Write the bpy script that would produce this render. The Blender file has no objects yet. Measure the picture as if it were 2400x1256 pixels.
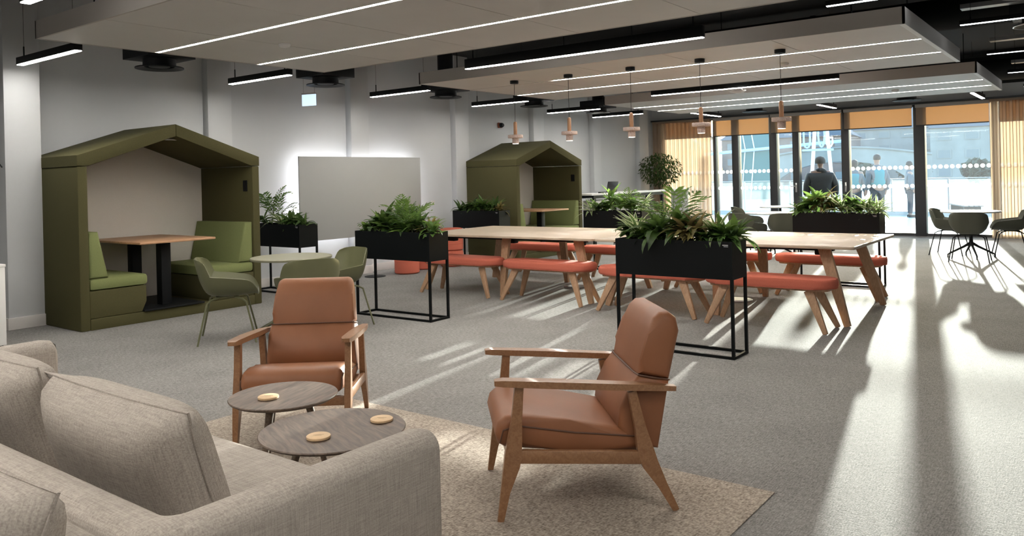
import bpy, bmesh, math, random
from mathutils import Vector, Matrix, Euler
R = math.radians
PI = math.pi
S = bpy.context.scene
C = S.collection
random.seed(7)

# ------------------------------------------------------------------ camera
CAM_H = 1.4
YAW, PITCH, ROLL = 0.648816, -0.001119, -0.023657
F_PX, CY_PX = 1855.26, 421.8
_f = Vector((math.cos(PITCH)*math.cos(YAW), math.cos(PITCH)*math.sin(YAW), math.sin(PITCH)))
_r0 = Vector((math.sin(YAW), -math.cos(YAW), 0)); _u0 = _r0.cross(_f)
_r = _r0*math.cos(ROLL) + _u0*math.sin(ROLL); _u = _r.cross(_f)
cam = bpy.data.cameras.new('camera'); cam_o = bpy.data.objects.new('camera', cam); C.objects.link(cam_o)
cam.sensor_fit = 'HORIZONTAL'; cam.sensor_width = 36.0
cam.lens = 36.0*F_PX/2400.0
cam.shift_y = (CY_PX - 628.0)/2400.0
cam.clip_start = 0.05; cam.clip_end = 2000
cam_o.matrix_world = Matrix(((_r.x, _u.x, -_f.x, 0), (_r.y, _u.y, -_f.y, 0), (_r.z, _u.z, -_f.z, CAM_H), (0, 0, 0, 1)))
S.camera = cam_o

# ------------------------------------------------------------------ world, sun, exposure
SUN_AZ, SUN_EL = R(10.0), R(6.5)
W = bpy.data.worlds.new('world'); S.world = W; W.use_nodes = True
wn = W.node_tree.nodes; wl = W.node_tree.links
bg = wn['Background']
sky = wn.new('ShaderNodeTexSky'); sky.sky_type = 'NISHITA'; sky.sun_disc = False
sky.sun_elevation = SUN_EL; sky.sun_rotation = R(90) - SUN_AZ
sky.air_density = 1.0; sky.dust_density = 1.0; sky.ozone_density = 2.0
wl.new(sky.outputs[0], bg.inputs[0]); bg.inputs[1].default_value = 2.0
sun = bpy.data.lights.new('sun', 'SUN'); sun_o = bpy.data.objects.new('sun', sun); C.objects.link(sun_o)
sun.energy = 22.5; sun.angle = R(0.53); sun.color = (1.0, 0.93, 0.82)
_sd = Vector((math.cos(SUN_EL)*math.cos(SUN_AZ), math.cos(SUN_EL)*math.sin(SUN_AZ), math.sin(SUN_EL)))
sun_o.rotation_euler = _sd.to_track_quat('Z', 'Y').to_euler(); sun_o.location = _sd*60
S.view_settings.view_transform = 'Standard'; S.view_settings.look = 'None'
S.view_settings.gamma = 1.0; S.view_settings.use_curve_mapping = False
S.view_settings.exposure = 0.0
cy = S.cycles
cy.max_bounces = 10; cy.diffuse_bounces = 5; cy.glossy_bounces = 4; cy.transmission_bounces = 6
cy.transparent_max_bounces = 24; cy.sample_clamp_indirect = 6.0
cy.caustics_reflective = False; cy.caustics_refractive = False
cy.use_denoising = True
LED = 114.0            # radiance of the light strips

# ------------------------------------------------------------------ room dimensions
WX, WY = 18.2, 9.3          # window wall plane, left wall plane
X0, Y0 = -4.0, -5.0         # back wall, right wall
CEIL = 3.6

# ------------------------------------------------------------------ materials
def _nt(name):
    m = bpy.data.materials.new(name); m.use_nodes = True
    nt = m.node_tree
    return m, nt, nt.nodes, nt.links, nt.nodes['Principled BSDF']
def mat(name, col, rough=.6, metal=0., spec=.5, var=0., vscale=8., bump=0., bscale=200., stretch=(1, 1, 1), coat=0., col2=None, sheen=0., coord='Object'):
    m, nt, n, l, b = _nt(name)
    b.inputs['Base Color'].default_value = (*col, 1); b.inputs['Roughness'].default_value = rough
    b.inputs['Metallic'].default_value = metal; b.inputs['Specular IOR Level'].default_value = spec
    b.inputs['Coat Weight'].default_value = coat
    if sheen: b.inputs['Sheen Weight'].default_value = sheen
    tc = n.new('ShaderNodeTexCoord'); mp = n.new('ShaderNodeMapping'); mp.inputs['Scale'].default_value = stretch
    l.new(tc.outputs[coord], mp.inputs[0])
    if var or col2:
        t = n.new('ShaderNodeTexNoise'); t.inputs['Scale'].default_value = vscale; t.inputs['Detail'].default_value = 5
        l.new(mp.outputs[0], t.inputs['Vector'])
        cr = n.new('ShaderNodeValToRGB')
        a = col; c2 = col2 or tuple(min(1, c*(1+var)) for c in col)
        if not col2: a = tuple(c*(1-var) for c in col)
        cr.color_ramp.elements[0].position = .3; cr.color_ramp.elements[1].position = .7
        cr.color_ramp.elements[0].color = (*a, 1); cr.color_ramp.elements[1].color = (*c2, 1)
        l.new(t.outputs[0], cr.inputs[0]); l.new(cr.outputs[0], b.inputs['Base Color'])
    if bump:
        t = n.new('ShaderNodeTexNoise'); t.inputs['Scale'].default_value = bscale; t.inputs['Detail'].default_value = 3
        l.new(mp.outputs[0], t.inputs['Vector'])
        bp = n.new('ShaderNodeBump'); bp.inputs['Strength'].default_value = bump; bp.inputs['Distance'].default_value = .004
        l.new(t.outputs[0], bp.inputs['Height']); l.new(bp.outputs[0], b.inputs['Normal'])
    return m
def emit(name, col, s):
    m, nt, n, l, b = _nt(name)
    b.inputs['Base Color'].default_value = (.8, .8, .8, 1)
    b.inputs['Emission Color'].default_value = (*col, 1); b.inputs['Emission Strength'].default_value = s
    return m
def weave(name, c1, c2, sc=90., bump=.25, rough=.95, streak=10., mott=0., spec=.2):
    """cloth / carpet: two crossed stretched noises, plus large soft mottling"""
    m, nt, n, l, b = _nt(name)
    b.inputs['Roughness'].default_value = rough; b.inputs['Specular IOR Level'].default_value = spec
    tc = n.new('ShaderNodeTexCoord')
    def noise(scale, st, det=3):
        mp = n.new('ShaderNodeMapping'); mp.inputs['Scale'].default_value = st
        t = n.new('ShaderNodeTexNoise'); t.inputs['Scale'].default_value = scale; t.inputs['Detail'].default_value = det
        l.new(tc.outputs['Object'], mp.inputs[0]); l.new(mp.outputs[0], t.inputs['Vector']); return t
    a = noise(sc, (1, streak, streak)); c = noise(sc, (streak, 1, streak)); d = noise(sc*.9, (streak, streak, 1))
    ad = n.new('ShaderNodeMath'); ad.operation = 'ADD'; l.new(a.outputs[0], ad.inputs[0]); l.new(c.outputs[0], ad.inputs[1])
    ad2 = n.new('ShaderNodeMath'); ad2.operation = 'ADD'; l.new(ad.outputs[0], ad2.inputs[0]); l.new(d.outputs[0], ad2.inputs[1])
    mu = n.new('ShaderNodeMath'); mu.operation = 'MULTIPLY'; mu.inputs[1].default_value = 1/3; l.new(ad2.outputs[0], mu.inputs[0])
    last = mu
    if mott:
        e = noise(2.2, (1, 1, 1), 6); ma = n.new('ShaderNodeMath'); ma.operation = 'MULTIPLY_ADD'
        ma.inputs[1].default_value = mott; l.new(e.outputs[0], ma.inputs[0]); l.new(mu.outputs[0], ma.inputs[2])
        sb = n.new('ShaderNodeMath'); sb.operation = 'SUBTRACT'; sb.inputs[1].default_value = mott*.5; l.new(ma.outputs[0], sb.inputs[0]); last = sb
    cr = n.new('ShaderNodeValToRGB'); cr.color_ramp.elements[0].position = .36; cr.color_ramp.elements[1].position = .64
    cr.color_ramp.elements[0].color = (*c1, 1); cr.color_ramp.elements[1].color = (*c2, 1)
    l.new(last.outputs[0], cr.inputs[0]); l.new(cr.outputs[0], b.inputs['Base Color'])
    bp = n.new('ShaderNodeBump'); bp.inputs['Strength'].default_value = bump; bp.inputs['Distance'].default_value = .004
    l.new(mu.outputs[0], bp.inputs['Height']); l.new(bp.outputs[0], b.inputs['Normal'])
    return m
def wood(name, c1, c2, sc=9., stretch=(1, 9, 9), rough=.45, coat=.0, turn=0.):
    m, nt, n, l, b = _nt(name)
    b.inputs['Roughness'].default_value = rough; b.inputs['Coat Weight'].default_value = coat
    tc = n.new('ShaderNodeTexCoord'); mp = n.new('ShaderNodeMapping'); mp.inputs['Scale'].default_value = stretch
    mp.inputs['Rotation'].default_value = (0, 0, turn)
    l.new(tc.outputs['Object'], mp.inputs[0])
    t = n.new('ShaderNodeTexNoise'); t.inputs['Scale'].default_value = sc; t.inputs['Detail'].default_value = 6; t.inputs['Distortion'].default_value = 1.2
    l.new(mp.outputs[0], t.inputs['Vector'])
    cr = n.new('ShaderNodeValToRGB'); cr.color_ramp.elements[0].position = .35; cr.color_ramp.elements[1].position = .68
    cr.color_ramp.elements[0].color = (*c1, 1); cr.color_ramp.elements[1].color = (*c2, 1)
    l.new(t.outputs[0], cr.inputs[0]); l.new(cr.outputs[0], b.inputs['Base Color'])
    bp = n.new('ShaderNodeBump'); bp.inputs['Strength'].default_value = .08; bp.inputs['Distance'].default_value = .003
    l.new(t.outputs[0], bp.inputs['Height']); l.new(bp.outputs[0], b.inputs['Normal'])
    return m
def sheer(name, col, trans, tl, tcol=None):
    """woven translucent cloth: see-through share, light-passing share, rest diffuse"""
    m, nt, n, l, b = _nt(name); n.remove(b); out = n['Material Output']
    a = n.new('ShaderNodeBsdfTransparent'); t = n.new('ShaderNodeBsdfTranslucent'); d = n.new('ShaderNodeBsdfDiffuse')
    t.inputs[0].default_value = (*(tcol or col), 1); d.inputs[0].default_value = (*col, 1)
    m1 = n.new('ShaderNodeMixShader'); m1.inputs[0].default_value = tl; l.new(d.outputs[0], m1.inputs[1]); l.new(t.outputs[0], m1.inputs[2])
    m2 = n.new('ShaderNodeMixShader'); m2.inputs[0].default_value = trans; l.new(m1.outputs[0], m2.inputs[1]); l.new(a.outputs[0], m2.inputs[2])
    l.new(m2.outputs[0], out.inputs[0]); return m
def glass(name, tint, veil=.03):  # last share: translucent whitening of the view, stands in for outdoor haze
    m, nt, n, l, b = _nt(name); n.remove(b); out = n['Material Output']
    a = n.new('ShaderNodeBsdfTransparent'); a.inputs[0].default_value = (*tint, 1)
    g = n.new('ShaderNodeBsdfGlossy'); g.inputs['Roughness'].default_value = .02; g.inputs[0].default_value = (1, 1, 1, 1)
    fr = n.new('ShaderNodeFresnel'); fr.inputs[0].default_value = 1.25
    m1 = n.new('ShaderNodeMixShader'); l.new(fr.outputs[0], m1.inputs[0]); l.new(a.outputs[0], m1.inputs[1]); l.new(g.outputs[0], m1.inputs[2])
    t = n.new('ShaderNodeBsdfTranslucent'); t.inputs[0].default_value = (.9, .95, 1, 1)
    m2 = n.new('ShaderNodeMixShader'); m2.inputs[0].default_value = veil; l.new(m1.outputs[0], m2.inputs[1]); l.new(t.outputs[0], m2.inputs[2])
    l.new(m2.outputs[0], out.inputs[0]); return m
def leafmat(name, c1, c2, rough=.4, tl=.46, stripe=None):
    m, nt, n, l, b = _nt(name); out = n['Material Output']
    b.inputs['Roughness'].default_value = rough; b.inputs['Specular IOR Level'].default_value = .35
    tc = n.new('ShaderNodeTexCoord'); t = n.new('ShaderNodeTexNoise'); t.inputs['Scale'].default_value = 9
    oi = n.new('ShaderNodeObjectInfo'); ad = n.new('ShaderNodeMath'); ad.operation = 'MULTIPLY_ADD'; ad.inputs[1].default_value = .5
    l.new(tc.outputs['Object'], t.inputs['Vector']); l.new(oi.outputs['Random'], ad.inputs[0]); l.new(t.outputs[0], ad.inputs[2])
    cr = n.new('ShaderNodeValToRGB'); cr.color_ramp.elements[0].position = .45; cr.color_ramp.elements[1].position = 1.0
    cr.color_ramp.elements[0].color = (*c1, 1); cr.color_ramp.elements[1].color = (*c2, 1); l.new(ad.outputs[0], cr.inputs[0])
    src = cr.outputs[0]
    if stripe:      # pale margin running along the blade (blade half width stored in object x)
        sp = n.new('ShaderNodeSeparateXYZ'); l.new(tc.outputs['UV'], sp.inputs[0])
        ab = n.new('ShaderNodeMath'); ab.operation = 'SUBTRACT'; ab.inputs[1].default_value = .5; l.new(sp.outputs[0], ab.inputs[0])
        a2 = n.new('ShaderNodeMath'); a2.operation = 'ABSOLUTE'; l.new(ab.outputs[0], a2.inputs[0])
        gt = n.new('ShaderNodeMath'); gt.operation = 'GREATER_THAN'; gt.inputs[1].default_value = .3; l.new(a2.outputs[0], gt.inputs[0])
        mx = n.new('ShaderNodeMix'); mx.data_type = 'RGBA'; l.new(gt.outputs[0], mx.inputs[0]); l.new(src, mx.inputs[6]); mx.inputs[7].default_value = (*stripe, 1)
        src = mx.outputs[2]
    l.new(src, b.inputs['Base Color'])
    tr = n.new('ShaderNodeBsdfTranslucent'); hs = n.new('ShaderNodeHueSaturation'); hs.inputs['Value'].default_value = 1.9; hs.inputs['Hue'].default_value = .48
    l.new(src, hs.inputs['Color']); l.new(hs.outputs[0], tr.inputs[0])
    mx2 = n.new('ShaderNodeMixShader'); mx2.inputs[0].default_value = tl
    l.new(b.outputs[0], mx2.inputs[1]); l.new(tr.outputs[0], mx2.inputs[2]); l.new(mx2.outputs[0], out.inputs[0])
    return m
M = {}
M['wall'] = mat('wall_paint', (.575, .595, .61), .9, var=.015, vscale=2, bump=.03, bscale=300)
M['trim'] = mat('trim_paint', (.64, .62, .60), .55)
M['ceil'] = mat('black_ceiling', (.006, .007, .008), .8, bump=.2, bscale=20)
M['raft'] = mat('raft_panel', (.60, .585, .555), .55, var=.02, vscale=3)
M['fascia'] = mat('raft_fascia', (.44, .41, .38), .6)
M['black'] = mat('black_metal', (.006, .007, .008), .55, spec=.2)
M['blackm'] = mat('black_matte', (.012, .013, .014), .75)
M['planter'] = mat('planter_metal', (.0028, .0040, .0046), .5, spec=.14)
M['frame'] = mat('window_frame_metal', (.035, .037, .040), .5)
M['led'] = emit('led_diffuser', (1, .94, .86), LED)
M['ledbar'] = emit('led_bar_diffuser', (1, .945, .875), 72.)
M['leddim'] = emit('led_batten_diffuser', (.90, .96, 1.), 9.)
M['lampglow'] = emit('lamp_glow', (1, .9, .75), 5.)
M['carpet'] = weave('carpet_grey', (.102, .0995, .096), (.352, .343, .332), 26., .8, streak=6., mott=.10, rough=.86, spec=.14)
M['rug'] = weave('carpet_beige', (.16, .135, .11), (.54, .47, .40), 40., .8, streak=3., mott=.12)
M['linen'] = weave('linen_grey', (.285, .255, .225), (.50, .455, .41), 13., .3, streak=20., mott=.10)
M['podolive'] = weave('felt_olive', (.062, .058, .026), (.088, .082, .036), 120., .08, streak=3.)
M['podgreen'] = weave('cloth_green', (.165, .19, .078), (.22, .25, .105), 150., .08, streak=3.)
M['podback'] = weave('felt_stone', (.62, .585, .53), (.68, .645, .59), 120., .06, streak=3.)
M['leather'] = mat('leather_tan', (.255, .105, .050), .45, var=.08, vscale=5, bump=.08, bscale=420, spec=.32)
M['stitch'] = mat('leather_seam', (.10, .045, .025), .6)
M['armwood'] = wood('armchair_wood', (.23, .112, .052), (.31, .162, .080), 10, (6, 6, 6), .35, .15)
M['oak'] = wood('bench_oak', (.36, .215, .125), (.50, .32, .195), 10, (10, 10, 1.2), .5)
M['oaktop'] = wood('table_oak', (.44, .35, .255), (.60, .49, .37), 4, (10, 1, 10), .38, .1)
M['darkoak'] = wood('coffee_oak', (.060, .040, .028), (.150, .105, .076), 5, (1.2, 9, 9), .5, 0., R(35))
M['podwood'] = wood('pod_table_wood', (.42, .235, .125), (.55, .33, .19), 5, (1, 9, 9), .45)
M['coral'] = weave('coral_cloth', (.48, .115, .075), (.62, .185, .125), 160., .1, streak=3.)
M['shell'] = mat('olive_plastic', (.125, .130, .066), .42, var=.03)
M['shelldark'] = mat('dark_olive_plastic', (.075, .078, .055), .42, var=.03)
M['tabgrey'] = mat('olive_laminate', (.24, .235, .165), .35)
M['tabwhite'] = mat('white_laminate', (.66, .66, .64), .25)
M['white'] = mat('white_paint', (.78, .78, .77), .5)
M['board'] = mat('whiteboard_grey', (.42, .43, .42), .4)
M['soil'] = mat('soil', (.03, .022, .016), .95, var=.4, vscale=40, bump=.6, bscale=60)
M['cork'] = mat('coaster_wood', (.66, .47, .28), .6, var=.08, vscale=30)
M['mark'] = mat('printed_mark', (.36, .24, .13), .7)
M['logo'] = mat('pale_print', (.55, .56, .57), .6)
M['chrome'] = mat('brushed_steel', (.62, .62, .62), .3, metal=1.)
M['galv'] = mat('galvanised_steel', (.36, .36, .36), .45, metal=1.)
M['terrazzo'] = mat('terrazzo_pink', (.38, .27, .23), .6, col2=(.60, .50, .45), vscale=70)
M['pendwood'] = wood('pendant_wood', (.30, .15, .075), (.42, .235, .125), 14, (8, 8, 1), .5)
M['curtain'] = sheer('sheer_curtain', (.70, .56, .43), .12, .55, (.36, .25, .155))
M['blind'] = sheer('blind_cloth', (.55, .45, .35), .01, .60, (.40, .275, .165))
M['glass'] = glass('window_glass', (.90, .95, .955), .013)
M['glassdoor'] = glass('door_glass', (.93, .96, .96), .001)
M['bglass'] = glass('balustrade_glass', (.86, .93, .93), .05)
M['dotm'] = mat('frosted_white', (.95, .95, .95), .6)
_dn = M['dotm'].node_tree; _t = _dn.nodes.new('ShaderNodeBsdfTranslucent'); _t.inputs[0].default_value = (.97, .97, .97, 1)
_m = _dn.nodes.new('ShaderNodeMixShader'); _m.inputs[0].default_value = .75
_dn.links.new(_dn.nodes['Principled BSDF'].outputs[0], _m.inputs[1]); _dn.links.new(_t.outputs[0], _m.inputs[2]); _tr = _dn.nodes.new('ShaderNodeBsdfTransparent'); _m2 = _dn.nodes.new('ShaderNodeMixShader'); _m2.inputs[0].default_value = .6
_dn.links.new(_m.outputs[0], _m2.inputs[1]); _dn.links.new(_tr.outputs[0], _m2.inputs[2]); _dn.links.new(_m2.outputs[0], _dn.nodes['Material Output'].inputs[0])
M['leafA'] = leafmat('leaf_dark', (.018, .040, .012), (.065, .125, .030))
M['leafB'] = leafmat('leaf_mid', (.030, .070, .016), (.110, .205, .045))
M['leafC'] = leafmat('leaf_striped', (.040, .085, .022), (.10, .18, .05), stripe=(.42, .45, .30))
M['leafR'] = leafmat('leaf_reddish', (.075, .060, .028), (.17, .15, .05))
M['stem'] = mat('green_stem', (.06, .075, .025), .6)
M['bark'] = mat('bark', (.10, .07, .045), .85, var=.25, vscale=25)
M['screen'] = mat('laptop_dark', (.02, .02, .022), .35)
M['coat'] = mat('black_coat', (.006, .0065, .008), .7, bump=.3, bscale=30)
M['cap'] = mat('grey_cap', (.13, .12, .11), .9)
M['skin'] = mat('skin', (.42, .25, .18), .5)
M['jeans'] = mat('dark_trousers', (.035, .045, .06), .85)
M['teal'] = mat('teal_vest', (.06, .30, .34), .8)
M['greyj'] = mat('grey_jacket', (.14, .16, .18), .8)
M['hair'] = mat('dark_hair', (.03, .022, .018), .6)
M['pave'] = mat('terrace_paving', (.46, .45, .43), .75, var=.08, vscale=3)
M['quay'] = mat('quay_ground', (.55, .54, .52), .8, var=.1, vscale=.3)
M['brick'] = mat('brick_facade', (.22, .155, .135), .9, var=.15, vscale=.6)
M['stone'] = mat('stone_facade', (.26, .25, .235), .9, var=.12, vscale=.5)
M['slate'] = mat('slate_roof', (.12, .125, .14), .8)
M['tealb'] = mat('teal_cladding', (.03, .13, .135), .5, var=.10, vscale=.2)
M['paleblue'] = mat('pale_blue_paint', (.42, .58, .80), .5)
M['pane'] = mat('far_window', (.15, .165, .18), .3)  # tone lightened to put distance haze into the colour
M['tree'] = mat('far_foliage', (.09, .10, .07), .9, var=.4, vscale=1.5)

# ------------------------------------------------------------------ mesh helpers
def new(): return bmesh.new()
def box(bm, x0, x1, y0, y1, z0, z1, bev=0., seg=2, Mx=None):
    vs = [bm.verts.new(p) for p in ((x0,y0,z0),(x1,y0,z0),(x1,y1,z0),(x0,y1,z0),(x0,y0,z1),(x1,y0,z1),(x1,y1,z1),(x0,y1,z1))]
    fs = [bm.faces.new([vs[i] for i in q]) for q in ((0,3,2,1),(4,5,6,7),(0,1,5,4),(1,2,6,5),(2,3,7,6),(3,0,4,7))]
    if bev:
        es = list({e for f in fs for e in f.edges})
        r = bmesh.ops.bevel(bm, geom=es, offset=bev, segments=seg, affect='EDGES', profile=.5, clamp_overlap=True)
        vs = list({v for f in r['faces'] for v in f.verts} | {v for v in vs if v.is_valid})
    if Mx is not None: bmesh.ops.transform(bm, matrix=Mx, verts=[v for v in vs if v.is_valid])
    return bm
def rings(bm, rs, cap=True, closed=False):
    """skin a list of rings (each a list of points, same count)"""
    V = [[bm.verts.new(p) for p in r] for r in rs]; n = len(V[0])
    k = len(V)
    for i in range(k if closed else k-1):
        a, b = V[i], V[(i+1) % k]
        for j in range(n):
            bm.faces.new((a[j], a[(j+1) % n], b[(j+1) % n], b[j]))
    if cap and not closed:
        bm.faces.new(list(reversed(V[0]))); bm.faces.new(V[-1])
    return bm
def frame_at(d, hint=Vector((0, 0, 1))):
    d = d.normalized()
    if abs(d.dot(hint)) > .98: hint = Vector((1, 0, 0))
    a = d.cross(hint).normalized(); b = a.cross(d).normalized()
    return a, b
def tube(bm, pts, r, seg=8, closed=False):
    pts = [Vector(p) for p in pts]; k = len(pts); out = []
    a0 = None
    for i, p in enumerate(pts):
        if closed: d = (pts[(i+1) % k]-p).normalized() + (p-pts[i-1]).normalized()
        elif i == 0: d = pts[1]-p
        elif i == k-1: d = p-pts[i-1]
        else: d = (pts[i+1]-p).normalized() + (p-pts[i-1]).normalized()
        d.normalize()
        if a0 is None: a, b = frame_at(d)
        else:
            a = (a0 - d*a0.dot(d)).normalized(); b = a.cross(d)
        a0 = a
        rr = r[i] if isinstance(r, (list, tuple)) else r
        out.append([p + (a*math.cos(t*2*PI/seg) + b*math.sin(t*2*PI/seg))*rr for t in range(seg)])
    return rings(bm, out, True, closed)
def lathe(bm, prof, seg=24, at=(0, 0, 0), cap=True):
    at = Vector(at)
    return rings(bm, [[at + Vector((r*math.cos(t*2*PI/seg), r*math.sin(t*2*PI/seg), z)) for t in range(seg)] for r, z in prof], cap)
def bar(bm, p0, p1, w0, d0, w1=None, d1=None, side=Vector((1, 0, 0)), bev=0.):
    """tapered rectangular bar; w along 'side', d across"""
    p0, p1 = Vector(p0), Vector(p1); w1 = w0 if w1 is None else w1; d1 = d0 if d1 is None else d1
    d = (p1-p0).normalized(); s = Vector(side); s = (s - d*s.dot(d)).normalized(); t = d.cross(s)
    vs0 = set(bm.verts)
    rings(bm, [[p + s*w*sx + t*dd*sy for sx, sy in ((-.5,-.5),(.5,-.5),(.5,.5),(-.5,.5))] for p, w, dd in ((p0, w0, d0), (p1, w1, d1))])
    if bev:
        es = list({e for v in bm.verts if v not in vs0 for e in v.link_edges})
        bmesh.ops.bevel(bm, geom=es, offset=bev, segments=2, affect='EDGES', profile=.5, clamp_overlap=True)
    return bm
def path_bar(bm, pts, ws, ds, side=Vector((0, 1, 0)), bev=0.):
    """bar of rectangular section through several points (curved leg)"""
    pts = [Vector(p) for p in pts]; out = []; k = len(pts); s = Vector(side)
    for i, p in enumerate(pts):
        d = (pts[min(i+1, k-1)] - pts[max(i-1, 0)]).normalized(); ss = (s - d*s.dot(d)).normalized(); t = d.cross(ss)
        out.append([p + ss*ws[i]*sx + t*ds[i]*sy for sx, sy in ((-.5,-.5),(.5,-.5),(.5,.5),(-.5,.5))])
    vs0 = set(bm.verts); rings(bm, out)
    if bev:
        es = list({e for v in bm.verts if v not in vs0 for e in v.link_edges if len(e.link_faces) == 2 and e.calc_face_angle(0) > .6})
        bmesh.ops.bevel(bm, geom=es, offset=bev, segments=2, affect='EDGES', profile=.5, clamp_overlap=True)
    return bm
def grid(bm, fn, nu, nv):
    V = [[bm.verts.new(fn(i/nu, j/nv)) for j in range(nv+1)] for i in range(nu+1)]
    for i in range(nu):
        for j in range(nv): bm.faces.new((V[i][j], V[i+1][j], V[i+1][j+1], V[i][j+1]))
    return V
def prism(bm, poly, z0, z1, axis='z', bev=0., seg=2):
    def P(a, b, c): return {'z': (a, b, c), 'y': (a, c, b), 'x': (c, a, b)}[axis]
    vs0 = set(bm.verts)
    A = [bm.verts.new(P(a, b, z0)) for a, b in poly]; B = [bm.verts.new(P(a, b, z1)) for a, b in poly]; n = len(poly)
    for i in range(n): bm.faces.new((A[i], A[(i+1) % n], B[(i+1) % n], B[i]))
    f1 = bm.faces.new(list(reversed(A))); f2 = bm.faces.new(B)
    if bev:
        es = list({e for f in (f1, f2) for e in f.edges})
        bmesh.ops.bevel(bm, geom=es, offset=bev, segments=seg, affect='EDGES', profile=.5, clamp_overlap=True)
    return bm
def stadium(l, w, n=8, r=None):
    """rounded rectangle outline centred on 0, length l along y, width w along x"""
    r = w/2 if r is None else r; out = []
    for cx, cy_, a0 in ((w/2-r, l/2-r, 0), (-w/2+r, l/2-r, 90), (-w/2+r, -l/2+r, 180), (w/2-r, -l/2+r, 270)):
        for i in range(n+1):
            a = R(a0 + 90*i/n); out.append((cx + r*math.cos(a), cy_ + r*math.sin(a)))
    return out
def pillow(bm, w, h, t, n=14, pinch=.12):
    """stuffed cushion in the xz plane, thickness along y, pointed corners and seam"""
    rim = {}
    for sgn in (1, -1):
        V = {}
        for i in range(n+1):
            for j in range(n+1):
                u, v = -1+2*i/n, -1+2*j/n
                edge = (i in (0, n)) or (j in (0, n))
                x = w/2*u*(1 - .055*(1-v*v)*(abs(u)**3)); z = h/2*v*(1 - .055*(1-u*u)*(abs(v)**3))
                y = sgn*t/2*((1-u**4)*(1-v**4))**.55
                if edge and (i, j) in rim: V[i, j] = rim[i, j]
                else:
                    V[i, j] = bm.verts.new((x, y, z))
                    if edge: rim[i, j] = V[i, j]
        for i in range(n):
            for j in range(n):
                q = [V[i, j], V[i+1, j], V[i+1, j+1], V[i, j+1]]
                bm.faces.new(q if sgn < 0 else list(reversed(q)))
    return bm
def mesh_of(bm, name='m', smooth=True, ang=40):
    bmesh.ops.recalc_face_normals(bm, faces=bm.faces[:])
    me = bpy.data.meshes.new(name); bm.to_mesh(me); bm.free()
    if smooth:
        me.shade_smooth(); me.set_sharp_from_angle(angle=R(ang))
    return me
def obj(name, bm, m, parent=None, loc=(0, 0, 0), rot=(0, 0, 0), smooth=True, ang=40):
    me = bm if isinstance(bm, bpy.types.Mesh) else mesh_of(bm, name, smooth, ang)
    o = bpy.data.objects.new(name, me); C.objects.link(o)
    if m is not None and not me.materials: me.materials.append(M[m] if isinstance(m, str) else m)
    o.location = loc; o.rotation_euler = rot
    if parent: o.parent = parent
    return o
def bobj(name, x0, x1, y0, y1, z0, z1, m, parent=None, bev=0., **k):
    return obj(name, box(new(), x0, x1, y0, y1, z0, z1, bev), m, parent, **k)
def tag(o, label, cat, group=None, kind=None):
    o['label'] = label; o['category'] = cat
    if group: o['group'] = group
    if kind: o['kind'] = kind
    return o
def struct(o):
    o['kind'] = 'structure'; return o
def thing(name, label, cat, loc=(0, 0, 0), rz=0., group=None):
    o = bpy.data.objects.new(name, None); C.objects.link(o); o.empty_display_size = .1
    o.location = loc; o.rotation_euler = (0, 0, rz)
    return tag(o, label, cat, group)
def root(name, loc=(0, 0, 0), rz=0.):
    o = bpy.data.objects.new(name, None); C.objects.link(o); o.empty_display_size = .1
    o.location = loc; o.rotation_euler = (0, 0, rz); o['kind'] = 'structure'; return o
def copy_tree(o, parent=None):
    c = o.copy(); C.objects.link(c); c.parent = parent
    for ch in list(o.children): copy_tree(ch, c)
    return c
def place(proto, first, loc, rz, label, group=None):
    o = proto if first else copy_tree(proto)
    o.location = loc; o.rotation_euler = (0, 0, rz); o['label'] = label
    if group: o['group'] = group
    return o
ORD = ['first', 'second', 'third', 'fourth', 'fifth', 'sixth', 'seventh', 'eighth', 'ninth', 'tenth', 'eleventh', 'twelfth', 'thirteenth', 'fourteenth']

# ================================================================== THE ROOM
struct(bobj('floor', X0, WX+.25, Y0, WY+.2, -.2, 0, 'carpet'))
struct(bobj('ceiling', X0, WX+.25, Y0, WY+.2, CEIL, CEIL+.2, 'ceil'))
struct(bobj('wall_left', X0, WX, WY, WY+.2, 0, CEIL, 'wall'))
struct(bobj('wall_back', X0-.2, X0, Y0-.2, WY+.2, 0, CEIL, 'wall'))
struct(bobj('wall_right', X0, WX+.25, Y0-.2, Y0, 0, CEIL, 'wall'))
# pilasters on the left wall: a deep column near the camera and shallow ones every 2.4 m
pil = [(3.26, 3.60, 8.85), (5.72, 6.06, 9.18), (8.10, 8.46, 9.18), (10.50, 10.86, 9.18), (12.86, 13.22, 9.18), (15.14, 15.46, 9.18), (17.3, 17.75, 9.18)]
for i, (a, b, y) in enumerate(pil):
    t = struct(bobj('trim_%d' % (i+1), a, b, y, WY, 0, CEIL, 'wall', None, .004))
    bobj('pilaster_baseboard', a-.012, b+.012, y-.015, WY-.001, 0, .12, 'trim', t, .004)
seg = [X0] + [v for a, b, _ in pil for v in (a-.012, b+.012)] + [WX]
for k in range(0, len(seg), 2):
    struct(bobj('baseboard_left_%d' % (k//2+1), seg[k], seg[k+1], WY-.015, WY, 0, .12, 'trim', None, .004))
# window wall: solid ends, bulkhead over the glass, black zone above it
struct(bobj('wall_window_near_corner', WX, WX+.25, 8.95, WY, 0, 2.78, 'wall'))
struct(bobj('wall_window_right', WX, WX+.25, Y0, .45, 0, 2.78, 'wall'))
struct(bobj('wall_window_bulkhead', WX, WX+.25, Y0, WY, 2.78, 3.05, 'wall'))
struct(bobj('wall_window_upper', WX, WX+.25, Y0, WY, 3.05, CEIL, 'ceil'))
struct(bobj('trim_curtain_track', WX-.16, WX-.04, .4, WY-.05, 2.745, 2.785, 'frame'))

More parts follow.
